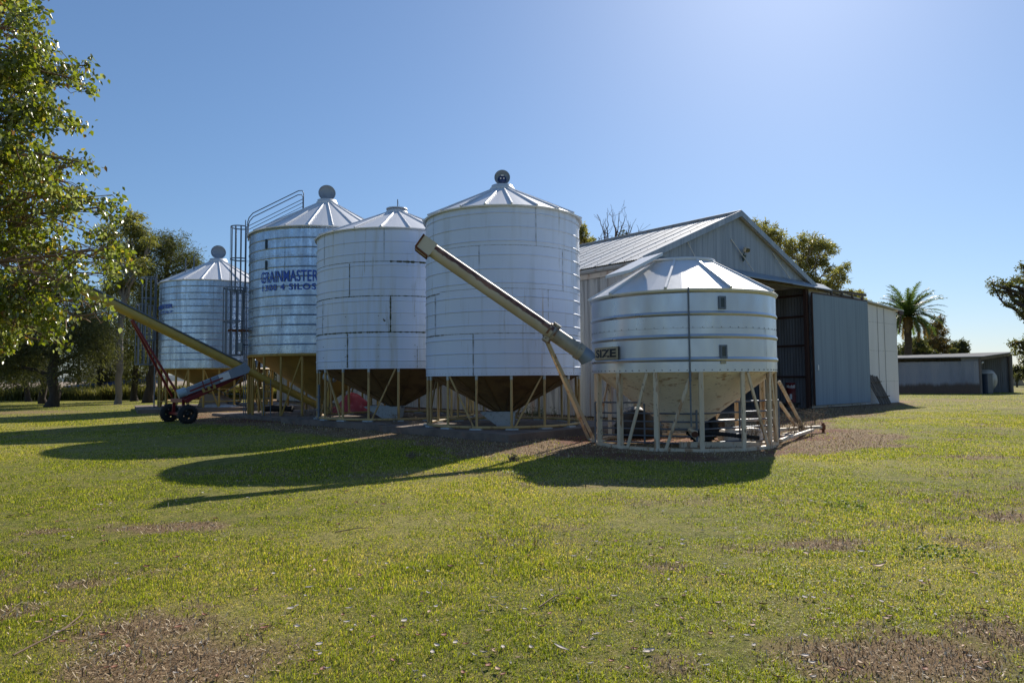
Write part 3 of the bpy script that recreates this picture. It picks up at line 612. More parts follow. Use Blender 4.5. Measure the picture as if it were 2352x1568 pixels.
green = mixcol(nt, maprange(nt, nA.outputs[0], .35, .68), (.06, .075, .012), (.24, .255, .032))
green = mixcol(nt, maprange(nt, nC.outputs[0], .42, .66, 0, .6), green, (.33, .265, .08))
dryc = mixcol(nt, maprange(nt, nA.outputs[0], .35, .65), (.14, .14, .03), (.42, .36, .105))
turf = mixcol(nt, s1_.outputs[1], green, dryc)
turf = mixcol(nt, maprange(nt, nB.outputs[0], .50, .60, 0, .75), turf, (.06, .05, .022)); turf = mixcol(nt, maprange(nt, nE.outputs[0], .54, .64, 0, .7), turf, (.42, .36, .16))
soil = mixcol(nt, maprange(nt, nB.outputs[0], .35, .65), (.09, .058, .032), (.34, .23, .125))
soil = mixcol(nt, maprange(nt, nA.outputs[0], .50, .72, 0, .7), soil, (.20, .12, .075))
soil = mixcol(nt, s1_.outputs[2], soil, (.17, .08, .05))
allc = mixcol(nt, s1_.outputs[0], turf, soil)
fieldc = mixcol(nt, maprange(nt, nD.outputs[0], .35, .65), (.22, .17, .13), (.33, .27, .20))
allc = mixcol(nt, s2_.outputs[0], allc, fieldc)
L.new(allc, b.inputs['Base Color']); b.inputs['Roughness'].default_value = .95; b.inputs['Specular IOR Level'].default_value = .15
bp = N.new('ShaderNodeBump'); bp.inputs['Distance'].default_value = .03; bp.inputs['Strength'].default_value = .8; L.new(nA.outputs[0], bp.inputs['Height'])
bp2 = N.new('ShaderNodeBump'); bp2.inputs['Distance'].default_value = .012; bp2.inputs['Strength'].default_value = .8; L.new(nB.outputs[0], bp2.inputs['Height']); L.new(bp.outputs[0], bp2.inputs['Normal'])
L.new(bp2.outputs[0], b.inputs['Normal']); lawn.data.materials.append(m)
# ------------------------------------------------------------------ blades of grass
def scatter(n, y0, y1, p, margin=1.0):
    """points on the ground, thinning out with distance from the lawn's open side"""
    u = RNG.random(n); e = 2 - p
    Y = (y0 ** e + u * (y1 ** e - y0 ** e)) ** (1 / e); X = (RNG.random(n) * 2 - 1) * (Y * .80 + margin)
    return X, Y
def blades(name, X, Y, h, w, col, mat, lean=.6):
    n = len(X); th = RNG.random(n) * 2 * PI; ld = RNG.random(n) * 2 * PI; le = np.abs(RNG.normal(0, lean, n)) * h
    dx, dy = np.cos(th) * w / 2, np.sin(th) * w / 2; tx, ty = np.cos(ld) * le, np.sin(ld) * le
    z0 = -.012 * np.ones(n)
    P = np.empty((n, 5, 3)); 
    P[:, 0] = np.stack([X - dx, Y - dy, z0], 1); P[:, 1] = np.stack([X + dx, Y + dy, z0], 1)
    P[:, 2] = np.stack([X + dx * .8 + tx * .4, Y + dy * .8 + ty * .4, h * .62], 1); P[:, 3] = np.stack([X - dx * .8 + tx * .4, Y - dy * .8 + ty * .4, h * .62], 1)
    P[:, 4] = np.stack([X + tx, Y + ty, h * (1 - .25 * np.minimum(1, le / h))], 1)
    b = np.arange(n)[:, None] * 5
    tri = np.concatenate([b + np.array([[0, 1, 2]]), b + np.array([[0, 2, 3]]), b + np.array([[3, 2, 4]])])
    return np_mesh(name, P.reshape(-1, 3), tri, mat, None, np.repeat(col, 5, 0))
X, Y = scatter(760000, 2.6, 30, 1.75); X2, Y2 = scatter(110000, 30, 72, 1.6); X, Y = np.concatenate([X, X2]), np.concatenate([Y, Y2])
qs, qn = (X - 14.5) * .766 + (Y - 33.4) * .643, -(X - 14.5) * .643 + (Y - 33.4) * .766; kq = ~((qs > -12.7) & (qs < 11.3) & (qn > -.1) & (qn < 37)); X, Y = X[kq], Y[kq]
ap, pt, dry, red = ground_masks(X, Y); bare = np.maximum(ap, pt)
keep = RNG.random(len(X)) > np.clip(bare * 1.1 - .06, 0, .93)
X, Y, dry = X[keep], Y[keep], dry[keep]; n = len(X)
tuft = .5 * fbm(X * 2.2, Y * 2.2, 71) + .5 * fbm(X * 7, Y * 7, 72); r = RNG.random(n); kk = RNG.random(n) < .72 + .5 * smooth(.36, .56, tuft); X, Y, dry, tuft, r = X[kk], Y[kk], dry[kk], tuft[kk], r[kk]; n = len(X)
isdry = RNG.random(n) < (.16 + .26 * dry + .28 * smooth(.52, .40, tuft))
g = np.stack([.06 + .39 * r ** 1.2, .10 + .385 * r ** 1.2, .010 + .030 * r], 1); d_ = np.stack([.27 + .48 * r, .23 + .41 * r, .05 + .12 * r], 1)
col = np.where(isdry[:, None], d_, g)
h = (.010 + .016 * RNG.random(n) + .016 * smooth(.46, .66, tuft)) * np.where(isdry, .7, 1.0); w = .0024 + .00062 * Y
tag(blades('grass', X, Y, h, w, col, M['grass'], 1.0), 'short sunlit grass blades growing all over the lawn', 'grass', None, 'stuff')
# straw, chaff and leaf crumbs lying on bare soil and between the blades
X, Y = scatter(330000, 2.6, 34, 1.6); ap, pt, dry, red = ground_masks(X, Y); bare = np.maximum(ap, pt)
keep = RNG.random(len(X)) < np.maximum(bare * (1 - red * .8), .06); X, Y = X[keep], Y[keep]; n = len(X)
l = (.005 + .014 * RNG.random(n) ** 2) * (1 + .03 * Y); w = (.0010 + .0016 * RNG.random(n)) * (1 + .10 * Y); th = RNG.random(n) * PI; zt = .004 + .022 * RNG.random(n)
dx, dy = np.cos(th) * l, np.sin(th) * l; sx, sy = -np.sin(th) * w, np.cos(th) * w; tl = RNG.normal(0, .012, n)
P = np.stack([np.stack([X - dx - sx, Y - dy - sy, zt - tl], 1), np.stack([X + dx - sx, Y + dy - sy, zt + tl], 1), np.stack([X + dx + sx, Y + dy + sy, zt + tl], 1), np.stack([X - dx + sx, Y - dy + sy, zt - tl], 1)], 1)
r = RNG.random(n); pal = np.array([(.44, .33, .20), (.27, .18, .105), (.60, .49, .34), (.14, .085, .045), (.35, .265, .165)]); col = pal[RNG.integers(0, 5, n)] * (.7 + .6 * r[:, None])
lit = np_mesh('straw_litter', P.reshape(-1, 3), np.arange(n * 4).reshape(-1, 4), M['litter'], None, np.repeat(col, 4, 0))
tag(lit, 'fine dry straw and chaff scattered on the bare soil', 'litter', None, 'stuff')
# ------------------------------------------------------------------ fallen leaves and bark chips, the larger ones each a thing
def leaf_chip(name, x, y, L, W, curl, rot, matl, label, cat, group, tilt):
    m = MB(); n = 7; vs = []
    for i in range(n):
        t = i / (n - 1); ww = W * math.sin(PI * min(.97, max(.04, t))) ** .8; u = (t - .5) * L
        bend = curl * (4 * (t - .5) ** 2)
        for q in (-1, 0, 1): vs.append((u, q * ww / 2, bend + abs(q) * W * .10 + .004))
    b = len(vs); vs2 = [(a, c, d + .004) for a, c, d in vs]
    fs = []
    for i in range(n - 1):
        for q in (0, 1): k = i * 3 + q; fs.append((k, k + 1, k + 4, k + 3)); fs.append((b + k, b + k + 3, b + k + 4, b + k + 1))
    edge = [i * 3 for i in range(n)] + [n * 3 - 2] + [i * 3 + 2 for i in range(n - 1, -1, -1)] + [1]
    for i in range(len(edge)): p, q = edge[i], edge[(i + 1) % len(edge)]; fs.append((p, b + p, b + q, q))
    R = Matrix.Rotation(rot, 3, 'Z') @ Matrix.Rotation(tilt, 3, 'X')
    m._add([R @ Vector(v) for v in vs + vs2], fs, 0, True)
    o = m.build(name, matl, None, local=True); o.location = (x, y, .022); return tag(o, label, cat, group)
LM = {} or {'brown': surf('rust_brown_leaf', (.22, .075, .03), .7, 0, [((.10, .04, .02), 30, .45, .7, (1, 1, 1), .8)]), 'tan': surf('tan_leaf', (.42, .27, .15), .7, 0, [((.25, .15, .09), 25, .5, .7, (1, 1, 1), .8)]), 'pale': surf('bleached_bark', (.52, .45, .38), .7, 0, [((.36, .30, .26), 25, .5, .7, (1, 1, 1), .8)], spec=.1)}
rr = random.Random(5)
def scatter_one(kind):
    yy = 1075 + (1566 - 1075) * rr.random() ** .9; xx = rr.uniform(-20, 2370); v = on_z(xx, yy, 0); return v
for kind, n, nm, lab, cat, grp, Ls in (('brown', 150, 'fallen_leaf', 'small curled rust brown leaf lying on the lawn', 'leaf', 'rust brown leaves fallen on the lawn', (.035, .065)),
        ('tan', 110, 'fallen_leaf', 'small pale tan leaf lying on the lawn', 'leaf', 'tan leaves fallen on the lawn', (.03, .06)),
        ('pale', 170, 'bark_chip', 'small bleached white bark chip lying on the lawn', 'bark chip', 'bleached bark chips on the lawn', (.03, .062))):
    for i in range(n):
        v = scatter_one(kind); L_ = rr.uniform(*Ls) * (.8 + .035 * v.y); leaf_chip(nm, v.x, v.y, L_, L_ * rr.uniform(.32, .6), rr.uniform(.001, .005), rr.uniform(0, 6.28), LM[kind], lab, cat, grp, rr.uniform(-.35, .35))
v = on_z(1290, 1497); leaf_chip('bark_strip', v.x, v.y, .13, .02, .004, -.9, LM['pale'], 'long curved pale bark strip in the near lawn, largest bark piece', 'bark', None, .1)
v = on_z(1490, 1505); leaf_chip('bark_strip', v.x, v.y, .09, .032, .004, .5, LM['pale'], 'broad pale bark piece on a bare spot in the near lawn', 'bark', None, .2)
v = on_z(2016, 1306); leaf_chip('bark_strip', v.x, v.y, .16, .04, .02, .3, LM['tan'], 'brownish bark strip lying on the lawn near green clover', 'bark', None, .2)
# fallen twigs
def twig(p, q, r, label):
    a, b = on_z(*p), on_z(*q); m = MB(); mid = (a + b) / 2 + Vector((.02, .05, .02)); m.tube([a + Vector((0, 0, .02)), mid + Vector((0, 0, .015)), b + Vector((0, 0, .03))], [r, r * .8, r * .3], 6)
    m.tube([mid + Vector((0, 0, .015)), mid + (b - a).cross(Vector((0, 0, 1))) * .25 + Vector((0, 0, .03))], [r * .6, r * .2], 5); tag(m.build('fallen_twig', M['bark_twig'], None), label, 'twig', 'twigs fallen on the lawn')
twig((30, 1512), (200, 1428), .006, 'long dark fallen twig near the lower left bare patch'); twig((145, 1452), (190, 1410), .006, 'thin pale fallen twig beside the longer dark twig')
twig((770, 1226), (860, 1218), .006, 'thin dark fallen twig alone on the mid lawn'); twig((1238, 1400), (1300, 1370), .006, 'forked pale fallen twig in the central near lawn')
# low clover and weeds in the lawn
def clover(px, py, n, spread, label):
    v = on_z(px, py); P = []; Fc = []; T = []
    for i in range(n):
        a = rr.uniform(0, 6.28); d = rr.random() ** .5 * spread; x, y = v.x + math.cos(a) * d, v.y + math.sin(a) * d * .8; h = rr.uniform(.02, .05); s = rr.uniform(.010, .022); e = rr.uniform(0, 6.28); b = len(P)
        for k in range(5): P.append((x + math.cos(e + k * 1.2566) * s, y + math.sin(e + k * 1.2566) * s, h + rr.uniform(-.012, .02)))
        P.append((x, y, .0)); P.append((x + .004, y, 0)); Fc += [(b, b + 1, b + 2), (b, b + 2, b + 3), (b, b + 3, b + 4), (b + 5, b + 6, b)]; c = rr.uniform(.7, 1.3); T += [(.12 * c, .18 * c, .025)] * 7; P += [tuple(v + Vector((0, 0, .004))), tuple(v + Vector((.004, .004, .004)))]; Fc.append((b + 7, b + 8, b + 5)); T += [(.1, .12, .03)] * 2
    o = np_mesh('clover_patch', np.array(P) - np.array(v), np.array(Fc), M['needle'], None, np.array(T)); o.location = v; tag(o, label, 'weed', 'broad leaved weeds in the lawn')
clover(2150, 1275, 50, .32, 'bright green leafy weed patch in the lawn at far right'); clover(1940, 1163, 40, .25, 'small green weed clump in the mid right lawn'); clover(1180, 1090, 30, .25, 'green weed tuft beside the long thin shadow')
# ------------------------------------------------------------------ concrete pads
def slab(label, c, half, z, rz, cut=.0, dz=0.3, name='concrete_slab'):
    m = MB(); ca, sa = math.cos(rz), math.sin(rz); P = []
    for (x, y) in ((-half[0], -half[1]), (half[0], -half[1]), (half[0], half[1]), (-half[0], half[1])): P.append((c[0] + ca * x - sa * y, c[1] + sa * x + ca * y))
    # chipped edge
    Q = []
    for i in range(4):
        a, b = P[i], P[(i + 1) % 4]; k = max(6, int(math.hypot(b[0] - a[0], b[1] - a[1]) / .25))
        for j in range(k):
            t = j / k; e = rr.uniform(-.018, .018) if j else 0; Q.append((a[0] + (b[0] - a[0]) * t + e, a[1] + (b[1] - a[1]) * t + e))
    m.prism([(x, y, z - dz) for x, y in Q], (0, 0, dz)); o = m.build(name, M['concrete'], None, loc=(c[0], c[1], 0)); tag(o, label, 'concrete pad', None, 'structure')
slab('stained concrete pad under the tallest white silo', (-.1, 21.0), (2.85, 2.75), .195, R_(46))
slab('stained concrete pad under the mossy white silo', (-4.15, 25.7), (3.2, 3.15), .19, R_(46))
slab('low concrete pad under the lettered galvanised silo', (-8.4, 31.2), (3.75, 3.6), .125, R_(46))
slab('concrete pad under the far small silo', (-16.7, 38.7), (4.0, 3.6), .19, R_(30))
# ------------------------------------------------------------------ machinery shed
U = Vector((.766, .643, 0)).normalized(); NV = Vector((-U.y, U.x, 0)); OUT = -NV   # along front, back into the shed, out of the front
G0 = Vector((14.5, 33.4, 0))
def W(s, n=0.0, z=0.0): return G0 + U * s + NV * n + Vector((0, 0, z))
def corrugated(m, p, u, w, zb, zt, nrm, pitch=.11, depth=.03, mi=0, thick=True, vs=1):
    """vertical corrugated sheet: p start, u along, width w, zb/zt functions of the distance along"""
    k = 4; n = int(w / pitch) * k; P = []; f = lambda g, a: g(a) if callable(g) else g
    for i in range(n + 1):
        a = w * i / n; o = math.sin(2 * PI * i / k + .4) * depth / 2; b = Vector(p) + Vector(u) * a + Vector(nrm) * o
        z0, z1 = f(zb, a), f(zt, a)
        P += [Vector((b.x, b.y, z0)), Vector((b.x, b.y, z1))]
    m._add(P, [(2 * i, 2 * i + 2, 2 * i + 3, 2 * i + 1) for i in range(n)], mi, True)
shed = thing('machinery_shed', tuple(W(-6.1)), 'large grey corrugated shed with gable front and sliding door, behind the silos', 'shed')
SL, SR, SC, ZE, ZA, LEN = -12.5, .30, -6.1, 6.02, 8.62, 36.0
gz_ = lambda s: ZA - (ZA - ZE) * abs(s - SC) / 6.4
m = MB()   # front: gable above the opening and the narrow bay left of it
corrugated(m, W(SL), U, SR - SL, lambda a: 5.85, lambda a: gz_(SL + a) - .02, OUT)
corrugated(m, W(SL), U, 1.9, .02, 5.85, OUT)
m.build('front_wall', M['corr'], shed)
m = MB(); corrugated(m, W(SL, 0), NV, LEN, .05, ZE - .05, -U, .15, .06); 
lw = m.build('side_wall', M['corr_old'], shed)
m = MB(); corrugated(m, W(SR, .05), NV, LEN, .0, ZE - .05, U, .15, .03); m.build('side_wall', M['corr_in'], shed)
m = MB(); corrugated(m, W(SL, LEN), U, SR - SL, .0, lambda a: gz_(SL + a) - .02, NV, .15); m.build('back_wall', M['corr_in'], shed)
m = MB()
for sd in (-1, 1):   # roof sheets: corrugations run from ridge to eave
    pit = .114; nR = int((LEN + .5) / pit) * 4; P = []
    for i in range(nR + 1):
        b = -.22 + (LEN + .5) * i / nR; o = math.sin(PI * i / 2 + .3) * .014
        for hs in (.0, 6.62):
            s_ = SC + sd * hs; P.append(W(s_, b, ZA + .06 - (ZA - ZE) / 6.4 * hs + o))
    m._add(P, [(2 * i, 2 * i + 2, 2 * i + 3, 2 * i + 1) for i in range(nR)], 0, True)
    for k in range(int(LEN / .76)):   # lapped sheet edges from ridge to eave
        m.beam(W(SC + sd * .05, k * .76, ZA + .075 - (ZA - ZE) / 6.4 * .05), W(SC + sd * 6.6, k * .76, ZA + .075 - (ZA - ZE) / 6.4 * 6.6), .022, .022, (0, 0, 1), 2)
    for k in range(6):   # rows of roofing screws
        hs = .5 + k * 1.1
        for q in range(int(LEN / .42)):
            b = .1 + q * .42 + rr.uniform(-.05, .05); c = W(SC + sd * hs, b, ZA + .078 - (ZA - ZE) / 6.4 * hs)
            if sd < 0 and b < 26: m.box(c, (.02, .02, .02), Matrix.Rotation(.7, 3, 'Z'), 1)
m.build('roof', [M['roofzinc'], M['bolt'], M['gutter']], shed)
m = MB()
for sd in (-1, 1): m.beam(W(SC, -.26, ZA + .04), W(SC + sd * 6.66, -.26, ZA + .04 - (ZA - ZE) / 6.4 * 6.66), .05, .24, (0, 0, 1))
m.build('barge_board', M['corr'], shed)
m = MB(); m.tube([W(SC, -.25, ZA + .09), W(SC, LEN + .2, ZA + .09)], .10, 8); m.build('ridge_cap', M['gutter'], shed)
m = MB(); prof = [(.0, .0), (-.14, .0), (-.17, .06), (-.17, .15), (-.15, .15), (-.15, .07), (-.12, .02), (0, .02)]
s0 = SL - .24; P0 = [W(s0 + x, -.15, ZE - .28 + z_) for x, z_ in prof]; m.prism(P0, NV * (LEN + .2)); m.build('gutter', M['gutter'], shed)
m = MB(); m.beam(W(SL - .10, -.05, ZE - .36), W(SL - .10, LEN, ZE - .36), .04, .2, (0, 0, 1)); m.build('fascia_board', M['timberpale'], shed)
m = MB(); P0 = [W(-12.2, -.02, 6.22), W(-12.2, -.50, 5.90), W(-12.2, -.50, 5.86), W(-12.2, -.0, 6.17)]
for q in range(7):
    L_ = 13.9 / 7; m.prism([p + U * (q * L_) + Vector((0, 0, rr.uniform(-.012, .012))) for p in P0], U * (L_ - .015))
m.build('door_canopy', M['corr_door'], shed)
m = MB(); m.beam(W(-12.2, -.06, 5.84), W(6.3, -.18, 5.99), .10, .12, (0, 0, 1)); 
for q in (2.2, 3.4, 4.6, 5.8): m.beam(W(q, -.2, 5.93), W(q, -.2, 5.66), .05, .06, U); m.lathe([(0, -.04), (.09, -.04), (.09, .04), (0, .04)], 12, W(q, -.2, 5.78), rot=Matrix((U, Vector((0, 0, 1)), OUT)).transposed())
m.build('door_track', M['timber'], shed)
door = MB(); corrugated(door, W(.0, -.30), U, 6.2, .16, 5.62, OUT, .11, .024)
dr = door.build('sliding_door', M['corr_door'], shed)
m = MB(); m.beam(W(.0, -.26, .2), W(.0, -.26, 5.62), .06, .10, U); m.beam(W(6.2, -.26, .2), W(6.2, -.26, 5.62), .06, .08, U); m.beam(W(0, -.26, 5.64), W(6.2, -.26, 5.64), .08, .08); m.beam(W(0, -.26, .18), W(6.2, -.26, .18), .06, .06); m.build('door_frame', M['steelbrown'], dr)
m = MB(); m.box(W(.30, -.33, 2.0), (.03, .10, .26), Matrix((OUT, U, Vector((0, 0, 1)))).transposed()); m.build('handle', M['whitepaint'], dr)
m = MB(); m.beam(W(-.12, .0, 0), W(-.12, .0, 5.85), .15, .2, U); m.build('door_post', M['steelbrown'], shed)
m = MB(); m.beam(W(-10.5, .0, 0), W(-10.5, .0, 5.85), .2, .2, U); m.build('door_post', M['steelbrown'], shed)
m = MB()
for zq in (1.55, 3.1, 4.55, 5.6): m.beam(W(SR - .06, .1, zq), W(SR - .06, LEN, zq), .07, .10)
for q in range(1, 7): m.beam(W(SR - .12, q * 5.8, 0), W(SR - .12, q * 5.8, ZE - .1), .18, .2, NV)
m.build('wall_girts', M['steelbrown'], shed)
m = MB(); m.poly([W(SL + .1, .05, .03), W(SR - .1, .05, .03), W(SR - .1, LEN - .1, .03), W(SL + .1, LEN - .1, .03)]); m.build('earth_floor', M['concrete'], shed)
# stay rods hanging over the gable
m = MB()
for (a, b) in (((-9.8, 7.05), (-9.4, 6.2)), ((-6.6, 7.5), (-5.2, 6.2)), ((-3.2, 7.3), (-2.0, 6.15))): m.tube([W(a[0], -.04, a[1]), W(b[0], -.25, b[1])], .022, 6)
m.build('canopy_stay', M['roofzinc'], shed)
# lean-to on the far side of the sliding door
lean = thing('lean_to_shed', tuple(W(5.8)), 'white sheeted lean-to joined to the grey shed, beside the sliding door', 'lean-to')
lz = lambda s: 5.98 - .052 * s
m = MB(); m.prism([W(.36, .1, 0), W(11.1, .1, 0), W(11.1, .1, lz(11.1)), W(.36, .1, lz(.36))], NV * .06); m.build('front_wall', M['whitewall'], lean)
m = MB()
for q in (2.4, 4.8, 8.4, 9.3): m.beam(W(q, .085, .05), W(q, .085, lz(q) - .02), .006, .03, U)
for zq in (1.25, 3.0, 4.6):
    for q in range(54): m.box(W(.5 + q * .2, .095, zq + rr.uniform(-.01, .01)), (.022, .022, .022))
m.build('sheet_joints', M['seamlight'], lean)
m = MB(); m.prism([W(11.04, .17, 0), W(11.1, .17, 0), W(11.1, .17, lz(11.1)), W(11.04, .17, lz(11.1))], NV * 14); m.build('side_wall', M['whitewall'], lean)
m = MB(); m.prism([W(.36, -.1, lz(.36) + .05), W(11.75, -.1, lz(11.75) + .05), W(11.75, -.1, lz(11.75) + .12), W(.36, -.1, lz(.36) + .12)], NV * 14.4); m.build('roof', M['roofzinc'], lean)
m = MB(); m.beam(W(11.1, -.04, lz(11.1) - .1), W(11.72, -.04, lz(11.7) - .06), .1, .2); m.tube([W(11.5, -.02, lz(11) - .2), W(11.16, -.02, lz(11) - 1.3)], .035, 6); m.build('eave_bracket', M['steelbrown'], lean)
# floodlight on the gable
fp = W(-5.75, -.08, 7.10); lampo = thing('floodlight', tuple(fp), 'small floodlight with a dark cable, mounted high on the gable wall', 'floodlight')
rot = Matrix((U, OUT, Vector((0, 0, 1)))).transposed() @ Matrix.Rotation(R_(-18), 3, 'X')
m = MB(); m.box(fp + OUT * .16, (.36, .16, .24), rot, 0, .05); m.build('lamp_housing', M['lamp'], lampo)
m = MB(); m.box(fp + OUT * .25 - Vector((0, 0, .03)), (.27, .02, .16), rot, 0, .02); m.build('lens', M['glass'], lampo)
m = MB(); m.tube([fp + OUT * .1, fp - Vector((0, 0, .25)), fp - Vector((0, 0, .42)) + U * .08, fp - Vector((0, 0, .48)) + U * .0, fp - Vector((0, 0, .3)) - U * .06], .022, 6); m.box(fp - Vector((0, 0, .25)) + OUT * .05, (.14, .1, .1), rot); m.build('cable', surf('green_cable', (.02, .05, .045), .5), lampo)
# ------------------------------------------------------------------ timber pallets leaning on the white wall
pb = at_y(2012, 930, 37.2); pal = thing('timber_pallet', (W(8.0, -.5).x, W(8.0, -.5).y, 0), 'weathered timber slat pallet leaning on the white wall by the sliding door', 'pallet')
for q in range(6):
    s_ = 6.38 + q * .27; m = MB(); m.beam(W(s_ + .30, -.62 + rr.uniform(-.04, .04), .02), W(s_ - .05, -.02, 1.6 + rr.uniform(-.06, .03)), .16, .04, OUT); m.build('slat', M['timber'], pal)
for zz_ in (.45, 1.25):
    m = MB(); t = zz_ / 1.6; m.beam(W(6.3 - .05 * t + .30 * (1 - t), -.66 * (1 - t) - .04, zz_), W(7.85 - .05 * t + .30 * (1 - t), -.66 * (1 - t) - .04, zz_), .05, .10, OUT); m.build('rail', M['timber'], pal)
# ------------------------------------------------------------------ red drum and pallet inside the doorway
dp = on_z(1822, 935); dp = W(-1.0, 1.6); 
dp = at_y(1822, 930, 34.6); dp.z = 0
bp_ = thing('timber_stack', tuple(dp), 'low stack of dark timber under the red oil drum in the doorway', 'timber stack')
for q in range(3):
    m = MB(); m.beam(dp + U * -.5 + NV * (q * .32 - .32) + Vector((0, 0, .1)), dp + U * .5 + NV * (q * .32 - .32) + Vector((0, 0, .1)), .12, .18); m.build('bearer', M['timber'], bp_)
m = MB(); m.box(dp + Vector((0, 0, .24)), (1.1, 1.0, .07), Matrix.Rotation(.7, 3, 'Z')); m.build('deck', M['timber'], bp_)
dr0 = thing('oil_drum', (dp.x, dp.y, .28), 'dark red oil drum with white brand lettering just inside the shed doorway', 'drum')
m = MB(); H = .98; r = .345; m.lathe([(0, 0), (r, 0), (r + .012, .01), (r, .025), (r, H * .3), (r + .014, H * .33), (r, H * .36), (r, H * .63), (r + .014, H * .66), (r, H * .69), (r, H - .02), (r + .012, H - .005), (r - .01, H), (r - .02, H - .02), (0, H - .02)], 40)
m.build('body', M['drumred'], dr0, local=True)
th = math.atan2(-dp.y, -dp.x)
vs, fs = text_geo('Mobil', .03, 1.0); m = MB(); m._add([pol(r + .012, th + R_(-52 + 68 * u), .71 + .17 * v) for u, v in vs], fs); m.build('lettering', M['whitepaint'], dr0, local=True)
m = MB()
for (a0, a1, z0, z1) in ((-25, 12, .16, .42),):
    for i in range(6):
        A, B = th + R_(a0 + (a1 - a0) * i / 6), th + R_(a0 + (a1 - a0) * (i + 1) / 6); m._add([pol(r + .016, A, z0), pol(r + .016, B, z0), pol(r + .016, B, z1), pol(r + .016, A, z1)], [(0, 1, 2, 3)], 0 if i < 3 else 1)
m.build('paper_label', [M['whitepaint'], M['red']], dr0, local=True)
# ------------------------------------------------------------------ far low shed with open bay and tank
FARW, nt, N, L = newmat('far_wall_rusting_from_the_foot'); out = N.new('ShaderNodeOutputMaterial'); b = N.new('ShaderNodeBsdfPrincipled'); L.new(b.outputs[0], out.inputs[0]); b.inputs['Roughness'].default_value = .6
tc = N.new('ShaderNodeTexCoord'); sx = N.new('ShaderNodeSeparateXYZ'); L.new(tc.outputs['Object'], sx.inputs[0]); nz = noise_node(nt, 2.2, (1, 1, .25)); n2 = noise_node(nt, .5, (1, 1, .25)); n3 = noise_node(nt, 1.1, (1, 1, .05))
ad = N.new('ShaderNodeMath'); ad.operation = 'MULTIPLY_ADD'; L.new(nz.outputs[0], ad.inputs[0]); ad.inputs[1].default_value = .7; L.new(sx.outputs[2], ad.inputs[2])
sh_ = mixcol(nt, maprange(nt, n2.outputs[0], .38, .62), (.15, .175, .22), (.25, .275, .32)); sh_ = mixcol(nt, maprange(nt, n3.outputs[0], .5, .62, 0, .7), sh_, (.30, .31, .34))
L.new(mixcol(nt, maprange(nt, ad.outputs[0], .95, 1.35), (.085, .06, .05), sh_), b.inputs['Base Color'])
A = Vector((33.6, 60.2, 0)); B = Vector((38.9, 56.8, 0)); D_ = Vector((43.9, 60.2, 0))
fu = (B - A).normalized(); fv = (D_ - B).normalized()
far = thing('skillion_shed', tuple(A), 'low far shed of blue grey sheeting with rusty foot and open end bay', 'shed')
A2 = A - fu * 8
m = MB(); fn = Vector((fu.y, -fu.x, 0)); corrugated(m, A2, fu, (B - A2).length, .0, 2.72, fn, .15, .04); fw_ = m.build('front_wall', FARW, far)
m = MB(); m.prism([B + Vector((0, 0, 2.73)) - fu * 1.3, B + Vector((0, 0, 2.73)), B + Vector((0, 0, 3.02)), B + Vector((0, 0, 3.02)) - fu * 1.3], fn * -.05); m.build('wall_panel', M['far_sheet'], far)
back = D_ - fu * 15
m = MB(); Z0, Z1 = 3.02, 3.5
m.prism([A2 + fn * .5 + Vector((0, 0, Z0)), B + fn * .5 + fu * .2 + Vector((0, 0, Z0)), D_ + fu * .3 + fv * .3 + Vector((0, 0, Z1)), back + Vector((0, 0, 3.3))], (0, 0, .08)); m.build('roof', surf('dull_far_roof', (.20, .205, .21), .9, 0, [((.15, .145, .14), .6, .45, .7, (1, 1, 1), .8)], spec=.05), far)
m = MB(); m.beam(B + Vector((0, 0, 2.92)), D_ + Vector((0, 0, 3.38)), .12, .26); m.build('bay_beam', M['post'], far)
for q, zq in ((B, 2.9), (D_, 3.4)):
    m = MB(); m.tube([q, q + Vector((0, 0, zq))], .17 if q is D_ else .1, 10); m.build('bay_post', M['post'], far)
m = MB(); corrugated(m, D_ + fv * .1 - fu * 9, fu, 8.9, .0, 3.4, fv, .15, .03); m.build('back_wall', M['corr_in'], far)
m = MB(); corrugated(m, A2, fv, (D_ - B).length, .0, 3.0, fu, .2, .03); m.build('side_wall', M['far_sheet'], far)
m = MB(); m.tube([B + fv * .3 + Vector((0, 0, 2.55)), B + fv * .55 + Vector((0, 0, 2.62))], .07, 8); m.build('bulkhead_lamp', M['whitepaint'], far)
# tank and cabinet in the bay
tc = B + fv * 3.0 - fu * 1.6; tank = thing('poly_tank', (tc.x, tc.y, 0), 'white horizontal tank parked in the open bay of the far shed', 'tank')
ax = fu; rot = Matrix((fv, Vector((0, 0, 1)), fu)).transposed(); m = MB(); r = .92
m.lathe([(0, -1.5), (r * .6, -1.45), (r * .92, -1.25), (r, -1.0), (r, 1.0), (r * .92, 1.3), (r * .6, 1.5), (0, 1.55)], 40, (tc.x, tc.y, 1.12), rot=rot); m.lathe([(0, .0), (.25, 0), (.25, .12), (0, .14)], 20, (tc.x, tc.y, 2.0)); m.build('shell', surf('dull_tank_white', (.38, .36, .33), .5, 0, [((.22, .2, .18), 1.5, .45, .7, (1, 1, 1), .7)]), tank)
m = MB()
for q in (-.8, .8): m.box(tc + fu * q + Vector((0, 0, .16)), (.2, 1.5, .32), Matrix.Rotation(math.atan2(fu.y, fu.x), 3, 'Z'))
m.build('cradle', M['post'], tank)
cc = B + fv * 1.0 - fu * .15; cab = MB(); cab.box((0, 0, .8), (1.0, .95, 1.6), Matrix.Rotation(math.atan2(fv.y, fv.x), 3, 'Z'), 0, .03); cab.box((0, 0, 1.63), (1.08, 1.02, .06), Matrix.Rotation(math.atan2(fv.y, fv.x), 3, 'Z'))
